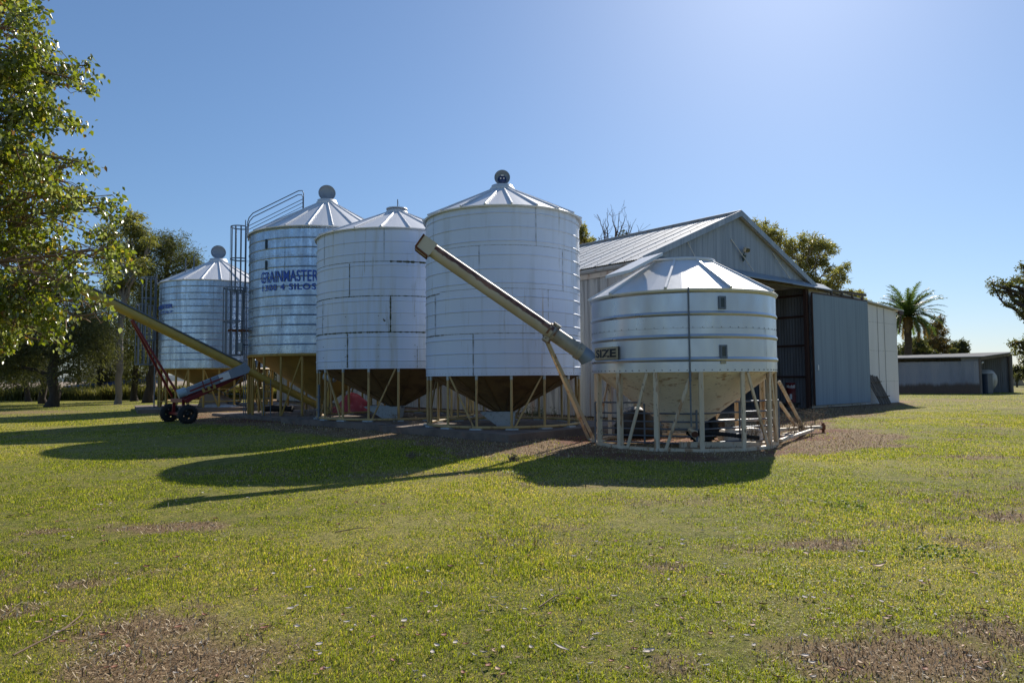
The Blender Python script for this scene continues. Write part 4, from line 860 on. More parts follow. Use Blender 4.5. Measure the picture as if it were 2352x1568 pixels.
tag(cab.build('metal_cabinet', M['bluebox'], None, local=True), 'dark blue metal cabinet at the corner of the far shed bay', 'cabinet'); bpy.data.objects['metal_cabinet'].location = cc
# ------------------------------------------------------------------ slanted tube auger beside the field bin
Pt, Pb = at_y(962, 553, 14.85), at_y(1352, 822, 15.4)
ax = (Pb - Pt).normalized(); r = .155
aug = thing('grain_auger', (1.9, 15.9, 0), 'long slanted white auger tube with a rusty top side, propped against the field bin', 'auger')
T = lambda f: Pt + (Pb - Pt) * f
side = ax.cross(Vector((0, 0, 1))).normalized(); upv = side.cross(ax)
if upv.z < 0: upv = -upv
m = MB(); n = 28; k = 60   # tube with the rusty upper strip as a second material, ragged along its length
vs = []; fs = []; mi = []
for i in range(k + 1):
    for j in range(n):
        a = 2 * PI * j / n; vs.append(T(.05 + .73 * i / k) + (side * math.cos(a) + upv * math.sin(a)) * r)
for i in range(k):
    lo = 50 + 30 * vnoise(np.array([i * .33]), np.array([.5]), 3)[0] + rr.uniform(-9, 9); hi = 128 + rr.uniform(-12, 12)
    for j in range(n):
        ang = math.degrees(2 * PI * (j + .5) / n); camside = ang
        q = (j + 1) % n; fs.append((i * n + j, i * n + q, (i + 1) * n + q, (i + 1) * n + j)); mi.append(0)
b0 = len(m.v); m._add(vs, fs, 0, True)
tb = m.build('tube', None or M['tubewhite'], aug)
m_, nt, N, L = newmat('rust_topped_tube'); out = N.new('ShaderNodeOutputMaterial'); b = N.new('ShaderNodeBsdfPrincipled'); L.new(b.outputs[0], out.inputs[0])
tc = N.new('ShaderNodeTexCoord'); vm = N.new('ShaderNodeVectorMath'); vm.operation = 'DOT_PRODUCT'; L.new(tc.outputs['Object'], vm.inputs[0]); vm.inputs[1].default_value = upv
offv = (T(.5) - Vector(aug.location)).dot(upv)
nz = noise_node(nt, 4.5, (1, 1, 1), 6, .7); nf = noise_node(nt, 1.2, (1, 1, 1), 2)
ad = N.new('ShaderNodeMath'); ad.operation = 'MULTIPLY_ADD'; L.new(nz.outputs[0], ad.inputs[0]); ad.inputs[1].default_value = .16; L.new(vm.outputs['Value'], ad.inputs[2])
lowp = maprange(nt, ad.outputs[0], offv + .075, offv + .105); top_ = maprange(nt, ad.outputs[0], offv + .185, offv + .205, 1, 0)
mt = N.new('ShaderNodeMath'); mt.operation = 'MULTIPLY'; L.new(top_, mt.inputs[0]); L.new(lowp, mt.inputs[1]); fac = mt.outputs[0]
pale = mixcol(nt, maprange(nt, nf.outputs[0], .4, .65), (.50, .42, .29), (.56, .50, .40)); rst = mixcol(nt, maprange(nt, nz.outputs[0], .45, .62), (.10, .035, .025), (.24, .11, .07))
L.new(mixcol(nt, fac, pale, rst), b.inputs['Base Color']); b.inputs['Roughness'].default_value = .55
tb.data.materials.clear(); tb.data.materials.append(m_)
m = MB(); m.tube([T(.775), T(.93)], r * 1.08, 24); m.tube([T(.93), T(.955)], r * 1.25, 24); m.build('lower_tube', surf('bare_grey_tube', (.40, .36, .29), .5, .2, [((.25, .22, .18), 3, .45, .7, (1, 1, 1), .7), (RUST, 6, .6, .72, (1, 1, 1), .8)]), aug)
m = MB(); m.tube([T(.955), T(.975), T(.995) - upv * .02, T(1.008) - upv * .05], [r * 1.15, r * 1.2, r * 1.25, r * 1.2], 20); m.build('boot', M['greypanel'], aug)
m = MB()
for f in (.755, .79): m.tube([T(f - .005), T(f + .005)], r * 1.18, 20)
m.tube([T(.76) + upv * .19 + side * .05, T(.80) + upv * .19 + side * .05], .04, 8)
m.box(T(.775) - upv * .2, (.18, .18, .12), Matrix((ax, side, upv)).transposed(), 0, .02); m.build('clamp', M['clamp'], aug)
# square discharge head
m = MB(); rot = Matrix((ax, side, upv)).transposed(); c = T(.035) - upv * .06
w = .40; h = .46; q0, q1 = -.36, .36
def hp(a, s_, u_): return c + ax * a + side * s_ + upv * u_
P = [(-.13, .215), (.22, .215), (.22, -.07), (.18, -.14), (-.13, -.12)]
sh = lambda s_: [hp(a, s_, u_) for a, u_ in P]
m.prism(sh(-.155), side * .31); m.build('spout', M['tubewhite'], aug)
m = MB(); e = .16; m.beam(hp(P[3][0], -e, P[3][1]), hp(P[3][0], e, P[3][1]), .03, .05)
for s_ in (-e, e): 
    m.beam(hp(P[3][0], s_, P[3][1]), hp(P[4][0], s_, P[4][1]), .03, .05); m.beam(hp(P[4][0], s_, P[4][1]), hp(P[0][0], s_, P[0][1]), .03, .04)
for q in (.2, .08, -.04): m.box(hp(-.15, -.1, q), (.05, .05, .045), rot)
m.build('spout_rim', M['rust'], aug)
hang = T(.77) - upv * .2
m = MB(); f1, f2 = on_z(1352, 1008, .02), on_z(1366, 1014, .02)
for j, (f, rr_) in enumerate(((f1, .05), (f2, .05))):
    m = MB(); m.beam(hang + Vector((.02 * j, 0, 0)), f, .075, .055, (0, 1, 0), 0, .008); m.build('support_leg', M['cream'], aug)
m = MB(); m.box(f2 + Vector((.02, 0, .03)), (.22, .2, .08)); m.tube([f1, f2], .03, 6); m.build('foot_plate', M['cream'], aug)
# ------------------------------------------------------------------ red wheeled auger
A0 = Vector((-8.5, 29.5, .55)); dv = Vector((-.75, -.66, .49)); P_ = lambda L_: A0 + dv * L_
mob = thing('wheeled_auger', (-12.75, 26.15, 0), 'long yellow tube auger on red wheeled undercarriage with two black tyres', 'auger')
dn = dv.normalized(); sd = dn.cross(Vector((0, 0, 1))).normalized(); uu = sd.cross(dn)
m = MB(); m.tube([P_(-.9), P_(3)], .15, 18); m.tube([P_(2.95), P_(12.5)], .168, 18); m.tube([P_(3.0), P_(3.25)], .195, 18); m.build('tube', M['yellow'], mob)
m = MB(); m.beam(P_(3.2) + uu * .19, P_(12.4) + uu * .19, .2, .05, (0, 0, 1)); m.build('belt_cover', M['galvpipe'], mob)
m = MB(); m.tube([P_(-.85), P_(-1.25) - uu * .02], [.3, .34], 12); m.build('intake_guard', M['black'], mob)
axd = Vector((-.70, .714, 0)); am = Vector((-12.75, 26.15, .345))
wr, wl = am - axd * .98, am + axd * .98
def wheel(c, parent, rad=.345, wd=.23, label=None):
    rot = Matrix((Vector((0, 0, 1)), axd.cross(Vector((0, 0, 1))), axd)).transposed()
    m = MB(); m.lathe([(rad * .60, -wd / 2), (rad * .86, -wd / 2), (rad * .97, -wd * .36), (rad, -wd * .15), (rad, wd * .15), (rad * .97, wd * .36), (rad * .86, wd / 2), (rad * .60, wd / 2), (rad * .58, 0), (rad * .60, -wd / 2)], 44, c, rot=rot)
    for i in range(26):
        a = 2 * PI * i / 26; d = rot @ Vector((math.cos(a), math.sin(a), 0)); m.box(c + d * rad, (.03, .05, wd * .8), Matrix((rot @ Vector((-math.sin(a), math.cos(a), 0)), d, axd)).transposed() @ Matrix.Rotation(0, 3, 'X'))
    w_ = m.build('wheel', M['black'], parent)
    m = MB()
    for s_ in (-1, 1): m.lathe([(rad * .60, s_ * wd * .45), (rad * .54, s_ * wd * .30), (rad * .50, s_ * wd * .26)], 36, c, rot=rot)
    m.lathe([(rad * .60, -wd * .45), (rad * .545, 0), (rad * .60, wd * .45)], 36, c, rot=rot)
    for i in range(4):
        a = 2 * PI * (i + .3) / 4; d = rot @ Vector((math.cos(a), math.sin(a), 0)); m.box(c + d * rad * .33, (.17, rad * .48, .015), Matrix((axd.cross(d), d, axd)).transposed())
    m.lathe([(0, -.05), (rad * .2, -.05), (rad * .2, .05), (0, .05)], 18, c, rot=rot)
    m.build('rim', M['black'], w_, label=None) if False else None
    o = MB.build(m, 'rim', M['blackpoly'], None, loc=None); o.parent = w_
    for v in o.data.vertices: v.co -= Vector(parent.location)
    return w_
wheel(wr, mob); wheel(wl, mob)
m = MB(); m.beam(wr, wl, .09, .09); m.beam(am - axd * .55 + Vector((0, 0, .0)), am - axd * .5 + Vector((0, 0, .5)), .10, .08, axd); m.beam(am + axd * .55, am + axd * .5 + Vector((0, 0, .5)), .10, .08, axd); m.beam(am - axd * .62 + Vector((0, 0, .5)), am + axd * .62 + Vector((0, 0, .5)), .18, .14); m.build('axle_frame', M['red'], mob)
top = am + Vector((0, 0, .60)); ms0 = Vector((.6, -.75, 0)) * (1)
for s_ in (-1, 1):
    m = MB(); m.beam(top + axd * .42 * s_ + dv * .1, P_(7.05) - uu * .2 + axd * .06 * s_, .075, .075, axd, 0, .008); m.build('lift_arm', M['red'], mob)
for s_ in (-1, 1):
    m = MB(); m.beam(top + axd * .46 * s_ - Vector((0, 0, .12)) + ms0 * .36, P_(3.1) - uu * .24 + axd * .16 * s_ + ms0 * .15, .08, .15, (0, 0, 1), 0, .008); m.build('lower_arm', M['red'], mob)
q0 = top - axd * .42 + Vector((0, 0, .06)); q1 = P_(3.05) - axd * .34 - Vector((0, 0, .14))
md = (q1 - q0).normalized(); 
ms = md.cross(Vector((0, 0, 1))).normalized(); mu = ms.cross(md)
K = lambda f, a, b: q0 + (q1 - q0) * f + ms * a + mu * b
m = MB(); m.prism([K(.02, .0, .02), K(.6, .0, .02), K(.98, .0, .0), K(1.03, .0, .12), K(1.0, .0, .40), K(.55, .0, .31), K(.02, .0, .26)], ms * .28); m.build('drive_cover', M['greypanel'], mob)
m = MB(); m.tube([K(-.06, .14, .15), K(.06, .14, .15)], .17, 18); m.build('motor', surf('pale_blue_motor', (.34, .44, .50), .45), mob)
m = MB(); m.beam(K(.1, .30, .12), K(.6, .30, .16), .03, .06)
for f in (.3, .42): m.beam(K(f, .30, .0), K(f + .01, .30, .32), .03, .05, ms)
m.build('brace', M['red'], mob)
m = MB(); m.box(K(.63, .295, .18), (.40, .02, .27), Matrix((md, ms, mu)).transposed(), 0); m.build('warning_plate', M['whitepaint'], mob)
m = MB(); m.beam(K(.26, .30, -.10), K(.46, .30, -.10), .03, .03)
for f in (.28, .36, .44): m.box(K(f, .30, -.03), (.10, .04, .16), Matrix((md, ms, mu)).transposed())
m.build('switch_box', M['ochre'], mob)
m = MB(); m.tube([K(.45, .1, -.1), K(.55, .1, -.42), K(.75, .1, -.3), K(.9, .1, -.05)], .015, 6); m.build('cable', M['darkpipe'], mob)
m = MB(); a = P_(2.4) + Vector((.3, .0, 0))
for s_ in (-.14, .14): m.tube([Vector((a.x + s_, a.y, .12)), Vector((a.x + s_, a.y, a.z - .1))], .018, 6)
for q in range(5): m.tube([Vector((a.x - .14, a.y, .3 + q * .28)), Vector((a.x + .14, a.y, .3 + q * .28))], .012, 6)
m.build('step_ladder', M['galvpipe'], mob)
# ------------------------------------------------------------------ steel gate panels stacked round the field bin
def gate(p, q, h, nr, label, posts=(0, 1)):
    p, q = Vector(p), Vector(q); g = thing('gate_panel', tuple((p + q) / 2), label, 'gate', 'steel pipe gate panels round the field bin')
    zs = [h * f for f in (.07, .23, .39, .56, .75, 1.0)]
    for z_ in zs: m = MB(); m.tube([p + Vector((0, 0, z_)), q + Vector((0, 0, z_))], .019, 8); m.build('rail', M['galvpipe'], g)
    for f in (0, .5, 1): 
        b = p + (q - p) * f; m = MB(); m.tube([b + Vector((0, 0, .04)), b + Vector((0, 0, h + .0))], .022, 8); m.build('upright', M['galvpipe'], g)
gate(on_z(1368, 1019), on_z(1601, 1026), 1.0, 6, 'grey pipe gate panel under the left half of the field bin'); gate(on_z(1602, 1026), (6.62, 17.05, 0), 1.0, 6, 'grey pipe gate panel under the right half of the field bin')
# ------------------------------------------------------------------ things under the field bin
c = on_z(1466, 1002); m = MB(); m.lathe([(.62, 0), (.64, .03), (.62, .30), (.56, .52), (.40, .72), (.22, .80), (0, .82)], 36, c); m.lathe([(.64, .28), (.665, .30), (.64, .32)], 36, c)
tag(m.build('black_tank', M['blackpoly'], None, loc=c), 'domed black poly tank standing under the left side of the field bin', 'tank')
def tyre(name, c, rad, wd, rot, label, cat, grp=None):
    m = MB(); m.lathe([(rad * .52, -wd * .38), (rad * .62, -wd / 2), (rad * .86, -wd / 2), (rad * .97, -wd * .34), (rad, 0), (rad * .97, wd * .34), (rad * .86, wd / 2), (rad * .62, wd / 2), (rad * .52, wd * .38), (rad * .50, 0), (rad * .52, -wd * .38)], 48, (0, 0, 0), rot=rot)
    for i in range(30):
        a = 2 * PI * i / 30; d = rot @ Vector((math.cos(a), math.sin(a), 0)); t = rot @ Vector((-math.sin(a), math.cos(a), 0)); m.box(d * rad * 1.0, (.04, .03, wd * .7), Matrix((t, d, rot @ Vector((0, 0, 1)))).transposed())
    o = m.build(name, M['black'], None, local=True); o.location = c; return tag(o, label, cat, grp)
c = on_z(1613, 1018); ty = thing('spare_wheel', tuple(c), 'large black rubber tyre standing upright under the field bin cone', 'wheel')
rot = Matrix.Rotation(R_(-12), 3, 'Z') @ Matrix.Rotation(R_(80), 3, 'X'); o = tyre('tyre', Vector((0, 0, .385)), .385, .28, rot, None, None); o.parent = ty
m = MB(); m.lathe([(.2, -.05), (.1, -.08), (0, -.08)], 24, (0, 0, .385), rot=rot); m.lathe([(.2, .05), (.1, .08), (0, .08)], 24, (0, 0, .385), rot=rot); m.build('hub', M['blackpoly'], ty, local=True)
c = on_z(1700, 1016); m = MB(); m.box((0, 0, .16), (.98, .5, .32), Matrix.Rotation(R_(8), 3, 'Z'), 0, .07); m.tube([(-.3, -.1, .32), (-.3, -.1, .37)], .08, 14); m.box((.28, 0, .30), (.34, .44, .1), Matrix.Rotation(R_(8), 3, 'Z'), 0, .04)
o = m.build('plastic_container', M['whitepoly'], None, local=True); o.location = c; tag(o, 'low white plastic container lying on the ground under the field bin', 'container')
c = on_z(1712, 1000); c.z = 0; bn = thing('low_bench', tuple(c), 'low white topped bench behind the gate rails under the field bin', 'bench')
m = MB(); m.box(c + Vector((0, .35, .40)), (1.35, .5, .04), Matrix.Rotation(R_(6), 3, 'Z'), 0, .01); m.build('top', M['whitepoly'], bn)
for q in (-.6, .6):
    m = MB(); m.beam(c + Vector((q, .35, 0)), c + Vector((q, .35, .38)), .3, .05, (0, 1, 0)); m.build('leg', M['timber'], bn)
p0, p1 = on_z(1600, 1012, .12), on_z(1745, 1018, .10); m = MB(); pts = [p0 + (p1 - p0) * (i / 40) for i in range(41)]; m.tube([Vector((p.x, p.y, p.z + .22 - .1 * i / 40)) for i, p in enumerate(pts)], [.052 if i % 2 else .044 for i in range(41)], 10, smooth=False)
tag(m.build('ribbed_hose', M['black'], None, loc=p0), 'dark ribbed hose lying across the front under the field bin', 'hose')
p0, p1 = on_z(1560, 1022, .06), on_z(1782, 1021, .06); m = MB(); m.beam(p0, p1, .06, .12); m.beam(p0 + Vector((0, .05, .06)), p1 + Vector((0, .05, .06)), .1, .012); tag(m.build('skid_beam', M['cream'], None, loc=p0), 'straight cream steel beam on the ground along the front of the field bin', 'beam')
c = on_z(1612, 1026, .0); wi = thing('hand_winch', tuple(c), 'small white hand winch leaning at the foot of a field bin leg', 'winch')
m = MB(); m.beam(c + Vector((-.25, .06, .36)), c + Vector((.05, -.0, .02)), .10, .07, (0, 1, 0), 0, .01); m.tube([c + Vector((-.3, 0, .40)), c + Vector((-.1, 0, .32))], .045, 8); m.build('frame', M['cream'], wi)
m = MB(); m.tube([c + Vector((-.16, -.06, .29)), c + Vector((-.16, .1, .29))], .07, 14); m.tube([c + Vector((-.02, -.06, .1)), c + Vector((-.02, .1, .1))], .05, 12); m.build('drum', M['rust'], wi)
# A-frame drawbar and its stays on the right of the field bin
h0 = on_z(1889, 980, .16); db = thing('drawbar', (h0.x - .8, h0.y, 0), 'rusty cream towing drawbar sticking out to the right of the field bin', 'drawbar')
pa_, pb_ = on_z(1793, 1011, .10), on_z(1792, 990, .18)
m = MB(); m.beam(pa_, on_z(1866, 987, .14), .09, .07, (0, 0, 1), 0, .008); m.build('rail', M['cream'], db)
m = MB(); m.beam(pb_ + Vector((0, .4, 0)), h0, .10, .08, (0, 0, 1), 0, .008); m.build('rail', M['cream'], db)
m = MB(); m.box(h0, (.12, .18, .16), None, 0, .02); m.tube([h0 + Vector((.02, 0, -.16)), h0 + Vector((.02, 0, .12))], .04, 8); m.build('hitch', M['rust'], db)
for (a, b, Ya, Yb) in (((1789, 876), (1848, 988), 16.9, None), ((1791, 925), (1828, 978), 17.4, None)):
    m = MB(); m.beam(at_y(a[0], a[1], Ya), on_z(b[0], b[1], .12), .075, .06, (0, 1, 0), 0, .008); m.build('stay', M['cream'], db)
for i, (a, b) in enumerate((((1800, 997), (1850, 988)), ((1796, 1001), (1835, 996)))):
    p, q = on_z(*a, .05), on_z(*b, .05); m = MB(); m.beam(p, q, .1, .05); tag(m.build('scrap_board', M['timberpale'], None, loc=p), ('longer', 'shorter')[i] + ' pale scrap board lying beside the drawbar rails', 'board', 'scrap boards beside the drawbar')
# ------------------------------------------------------------------ spill trays under the white silos
def tray(c, w, d, h, z, rz, label):
    t = thing('spill_tray', (c[0], c[1], z), label, 'tray', 'spill trays under the silo cones', rz); m = MB()
    o = [(-w / 2, -d / 2, h), (w / 2, -d / 2, h), (w / 2, d / 2, h), (-w / 2, d / 2, h)]; b = [(.0, -d * .42, 0), (w * .46, -d * .42, 0), (w * .46, d * .42, 0), (.0, d * .42, 0)]
    i_ = [(x * .96, y * .95, h) for x, y, q in o]; j = [(x * .9 + .02, y * .9, .03) for x, y, q in b]
    m._add([Vector(v) for v in o + b + i_ + j], [(0, 1, 5, 4), (1, 2, 6, 5), (2, 3, 7, 6), (3, 0, 4, 7), (4, 5, 6, 7), (8, 12, 13, 9), (9, 13, 14, 10), (10, 14, 15, 11), (11, 15, 12, 8), (12, 15, 14, 13), (0, 8, 9, 1), (1, 9, 10, 2), (2, 10, 11, 3), (3, 11, 8, 0)])
    m.build('pan', M['tray'], t, local=True); m = MB(); m.box((w / 2 + .012, 0, h - .04), (.02, d * .5, .04)); m.build('handle', M['galvpipe'], t, local=True)
v = at_y(1143, 970, 20.3); tray((v.x, 20.2), 1.02, .8, .40, .2, .05, 'pale enamel spill tray under the tallest white silo cone')
v = at_y(883, 955, 25.0); tray((v.x, 25.0), 1.32, .9, .42, .2, -.05, 'pale enamel spill tray under the mossy white silo cone')
# red tarpaulin heap
def heap(name, c, rx, ry, h, mat_, label, cat, seed):
    nu, nv = 40, 14; vs = []
    for j in range(nv + 1):
        for i in range(nu):
            a = 2 * PI * i / nu; t = j / nv; r0 = (1 - t) ** .6
            k = 1 + .35 * (vnoise(np.array([math.cos(a) * 1.8 + 5]), np.array([math.sin(a) * 1.8 + t * 3]), seed)[0] - .5)
            vs.append((math.cos(a) * rx * r0 * k, math.sin(a) * ry * r0 * k, h * (t ** .75) * (.75 + .5 * vnoise(np.array([math.cos(a) * 2.2 * (1 - t)]), np.array([math.sin(a) * 2.2 * (1 - t)]), seed + 3)[0])))
    m = MB(); m._add([Vector(v) for v in vs], [(j * nu + i, j * nu + (i + 1) % nu, (j + 1) * nu + (i + 1) % nu, (j + 1) * nu + i) for j in range(nv) for i in range(nu)], 0, False)
    o = m.build(name, mat_, None, local=True); o.location = c; return tag(o, label, cat)
v = at_y(806, 930, 28.6); heap('tarpaulin_heap', (v.x, 28.8, .12), .92, .7, .78, M['tarpred'], 'faded red tarpaulin heaped behind the legs of the mossy white silo', 'tarpaulin', 4)
v = at_y(508, 930, 36.5); heap('tarpaulin_heap', (v.x, 36.4, .2), .95, .5, .22, M['tarpgrey'], 'crumpled grey and white tarpaulin under the far small silo', 'tarpaulin', 9)
v = at_y(500, 925, 37.4); bx = MB(); bx.prism([(-.85, -.5, 0), (.75, -.5, 0), (.65, -.5, .35), (.1, -.5, .62), (-.55, -.5, .68)], (0, 1.0, 0)); bx.box((.0, -.02, .68), (.5, .5, .02)); bx.box((-.1, -.512, .2), (.3, .02, .12))
o = bx.build('feed_box', M['fan_tan'], None, local=True); o.location = (v.x, 37.3, .2); tag(o, 'brown slope sided box behind the grey tarpaulin under the far silo', 'box')
v = at_y(533, 930, 37.0); tr = thing('hand_trolley', (v.x, 37.2, .2), 'low dark flat trolley with a hoop handle under the far silo', 'trolley')
m = MB(); m.box((v.x, 37.2, .5), (.75, .5, .06)); m.box((v.x, 37.2, .4), (.6, .4, .12)); m.build('deck', M['darkpipe'], tr)
m = MB(); m.tube([(v.x - .5, 37.2, .5), (v.x - .5, 37.2, .86), (v.x + .32, 37.2, .86), (v.x + .38, 37.2, .4)], .02, 6); m.build('handle', M['darkpipe'], tr)
for q in (-.25, .25):
    m = MB(); m.lathe([(0, -.03), (.09, -.03), (.1, 0), (.09, .03), (0, .03)], 16, (v.x + q, 37.0, .3), rot=Matrix.Rotation(PI / 2, 3, 'X')); m.build('wheel', M['black'], tr)
v = at_y(632, 935, 31.5); m = MB(); m.tube([(-.6, 0, .15), (-.2, .05, .17), (.2, 0, .16), (.62, -.03, .15)], [.14, .16, .15, .13], 14); m.tube([(.62, -.03, .15), (.72, -.03, .15)], .15, 14); o = m.build('rolled_cover', M['black'], None, local=True); o.location = (v.x, 31.8, .12); tag(o, 'black rolled cover lying under the lettered galvanised silo', 'roll')
# grey steel stanchion with tap fittings
v = on_z(732, 976, 0); po = thing('steel_stanchion', tuple(v), 'slim blue grey steel post standing in front of the lettered silo legs', 'post')
m = MB(); m.tube([v, v + Vector((0, 0, 1.42))], .045, 10); m.build('shaft', M['galvpipe'], po)
for z_ in (.5, .95): m = MB(); m.tube([v + Vector((0, 0, z_)), v + Vector((0, 0, z_ + .08))], .065, 10); m.tube([v + Vector((0, 0, z_ + .04)), v + Vector((-.1, -.02, z_ + .04))], .02, 6); m.build('clamp', M['darkpipe'], po)
# motor and unloading auger half hidden under silo 3 / 2
v = at_y(716, 905, 27.2); mo = thing('auger_motor', tuple(v), 'white finned electric motor on a yellow stand between the lettered and mossy silos', 'motor')
v = at_y(757, 868, 27.4); v.z = 1.62
m = MB(); m.tube([v + Vector((-.2, 0, .12)), v + Vector((.2, -.1, .0))], .15, 16); m.tube([v + Vector((.2, -.1, .0)), v + Vector((.26, -.12, -.02))], .11, 12); m.build('casing', M['tray'], mo)
m = MB(); m.beam(v + Vector((-.05, 0, -.12)), Vector((v.x - .05, v.y, .12)), .09, .07, (0, 1, 0)); m.beam(v + Vector((.0, 0, -.14)), Vector((v.x + .55, v.y, .12)), .07, .06, (0, 1, 0)); m.build('stand', M['yellow'], mo)
# ------------------------------------------------------------------ far blue auger behind the trees
a, b = at_y(150, 893, 66), at_y(362, 872, 62); bl = thing('blue_auger', (a.x, a.y, 0), 'long dark blue auger lying low behind the tree trunks', 'auger')
m = MB(); m.tube([a, b], .30, 12); m.build('tube', M['bluepaint'], bl); a2, b2 = at_y(190, 900, 66), at_y(300, 884, 63.5)
m = MB(); m.beam(a2, b2, .3, .35); m.build('chassis', M['bluepaint'], bl)
m = MB(); m.beam(a2, Vector((a2.x, a2.y, 0)), .2, .2, (0, 1, 0)); m.build('stand', M['bluepaint'], bl)
# ------------------------------------------------------------------ dry weeds along the pad edges
def weed(px, py, h, n, label, mat_=None, spread=.25, grp='dry weeds along the pads'):
    v = on_z(px, py, 0); m = MB(); q = random.Random(int(px * 7 + py))
    for i in range(n):
        a = q.uniform(0, 6.28); d = q.random() * spread; b = Vector((v.x + math.cos(a) * d, v.y + math.sin(a) * d * .6, -.01)); hh = h * q.uniform(.45, 1); ln = Vector((q.gauss(0, .18), q.gauss(0, .12), 1)) * hh
        k1 = b + ln * .5 + Vector((q.gauss(0, .02), 0, 0)); m.tube([b, k1, b + ln], [.006, .005, .002], 4, False)
        for j in range(q.randint(2, 5)):
            t = q.uniform(.35, .95); s_ = b + ln * t; e = s_ + Vector((q.gauss(0, .10), q.gauss(0, .08), q.uniform(-.02, .12))) * (h / .5 + .3); m.tube([s_, e], [.004, .0015], 4, False)
            for l in range(3):
                c = s_ + (e - s_) * q.uniform(.3, 1); u = Vector((q.gauss(0, 1), q.gauss(0, 1), q.gauss(0, 1))).normalized() * q.uniform(.012, .03); w_ = u.cross(Vector((q.gauss(0, 1), q.gauss(0, 1), q.gauss(0, 1)))).normalized() * .010; m._add([c, c + u + w_, c + u * 2, c + u - w_], [(0, 1, 2, 3)])
    tag(m.build('weed_clump', mat_ or M['weed'], None, loc=v), label, 'weed', grp)
weed(753, 974, .85, 16, 'tall dry weed clump with thick base, between the steel post and mossy silo'); weed(713, 966, .8, 9, 'thin upright dry weed right in front of the lettered silo'); weed(690, 968, .45, 8, 'short dry weed left of the slim steel post')
weed(905, 986, .5, 14, 'dry weed clump before the mossy silo tray'); weed(958, 990, .55, 10, 'dry weed clump at the corner between the two white silo pads'); weed(1300, 996, .4, 8, 'dry weed near the auger feet at the tallest silo pad')
weed(1842, 1002, .55, 26, 'bushy dry weed round the drawbar end', None, .4); weed(1870, 975, .75, 16, 'tall dry weed behind the drawbar hitch', None, .35); weed(1728, 1020, .7, 12, 'dark dead weed standing under the field bin', None, .15); weed(1792, 990, .5, 8, 'dry weed at the right hand field bin leg', None, .2); weed(640, 962, .35, 8, 'low dry weed at the lettered silo pad edge'); weed(1985, 940, .3, 12, 'low dry weeds on the bare soil before the sliding door', None, .8)
weed(1240, 962, .55, 40, 'green weeds growing along the shed wall behind the tallest silo', M['weedg'], .9, 'green weeds by the shed wall')
for i, (px, py) in enumerate(((948, 1052), (1178, 1058))): weed(px, py, .12, 9, ('pale dry twig tuft inside the silo shadow', 'small dark dry tuft in the sunlit strip between shadows')[i], None, .05, 'dry tufts on the lawn')
# ------------------------------------------------------------------ trees
def leaf_arrays(P, D, l, w, rs, fold=.25, quad=True):
    """P positions, D growth direction, l length, w width -> four-vertex pointed leaves"""
    n = len(P); rnd = rs.normal(size=(n, 3)); s = np.cross(D, rnd); s /= np.linalg.norm(s, axis=1, keepdims=True) + 1e-9
    nn = np.cross(s, D); l = np.asarray(l).reshape(-1, 1); w = np.asarray(w).reshape(-1, 1)
    mid = P + D * l * .42 - nn * w * fold
    V = np.stack([P, mid + s * w * .5, P + D * l, mid - s * w * .5], 1)
    f = (np.arange(n)[:, None] * 4 + np.array([[0, 1, 2, 3]])); return V.reshape(-1, 3), f
def unit(a): return a / (np.linalg.norm(a, axis=1, keepdims=True) + 1e-9)
def crown_leaves(clumps, n, rs, sub=14, spread=.26, shell=.55):
    """clumps (x,y,z,r): leaf positions gathered in ragged tufts through each clump"""
    vol = np.array([c[3] ** 2 for c in clumps]); cnt = np.maximum(20, (n * vol / vol.sum()).astype(int)); out = []; dirs = []; cen = []
    for c, k in zip(clumps, cnt):
        m_ = max(4, int(sub)); d = unit(rs.normal(size=(m_, 3))); rad = rs.random(m_) ** shell; ctr = d * rad[:, None] * np.array([1, 1, .85])
        wgt = rs.random(m_) + .3; pick = rs.choice(m_, k, p=wgt / wgt.sum()); q = ctr[pick] + rs.normal(size=(k, 3)) * spread * np.array([1, 1, .8])
        out.append(np.array(c[:3]) + q * c[3]); dirs.append(unit(ctr[pick] + rs.normal(size=(k, 3)) * .5)); cen.append(np.array(c[:3]) + ctr * c[3])
    return np.concatenate(out), np.concatenate(dirs), cen
def limb(m, p, q, r0, r1, rs, n=6, wob=.06, sag=0.0, sides=7):
    p, q = np.array(p, float), np.array(q, float); L = np.linalg.norm(q - p); pts = []
    for i in range(n + 1):
        t = i / n; j = rs.normal(size=3) * wob * L * math.sin(PI * t); pts.append(p + (q - p) * t + j + np.array([0, 0, sag * L * math.sin(PI * t)]))
    m.tube([Vector(x) for x in pts], [r0 + (r1 - r0) * (i / n) for i in range(n + 1)], sides, False); return pts
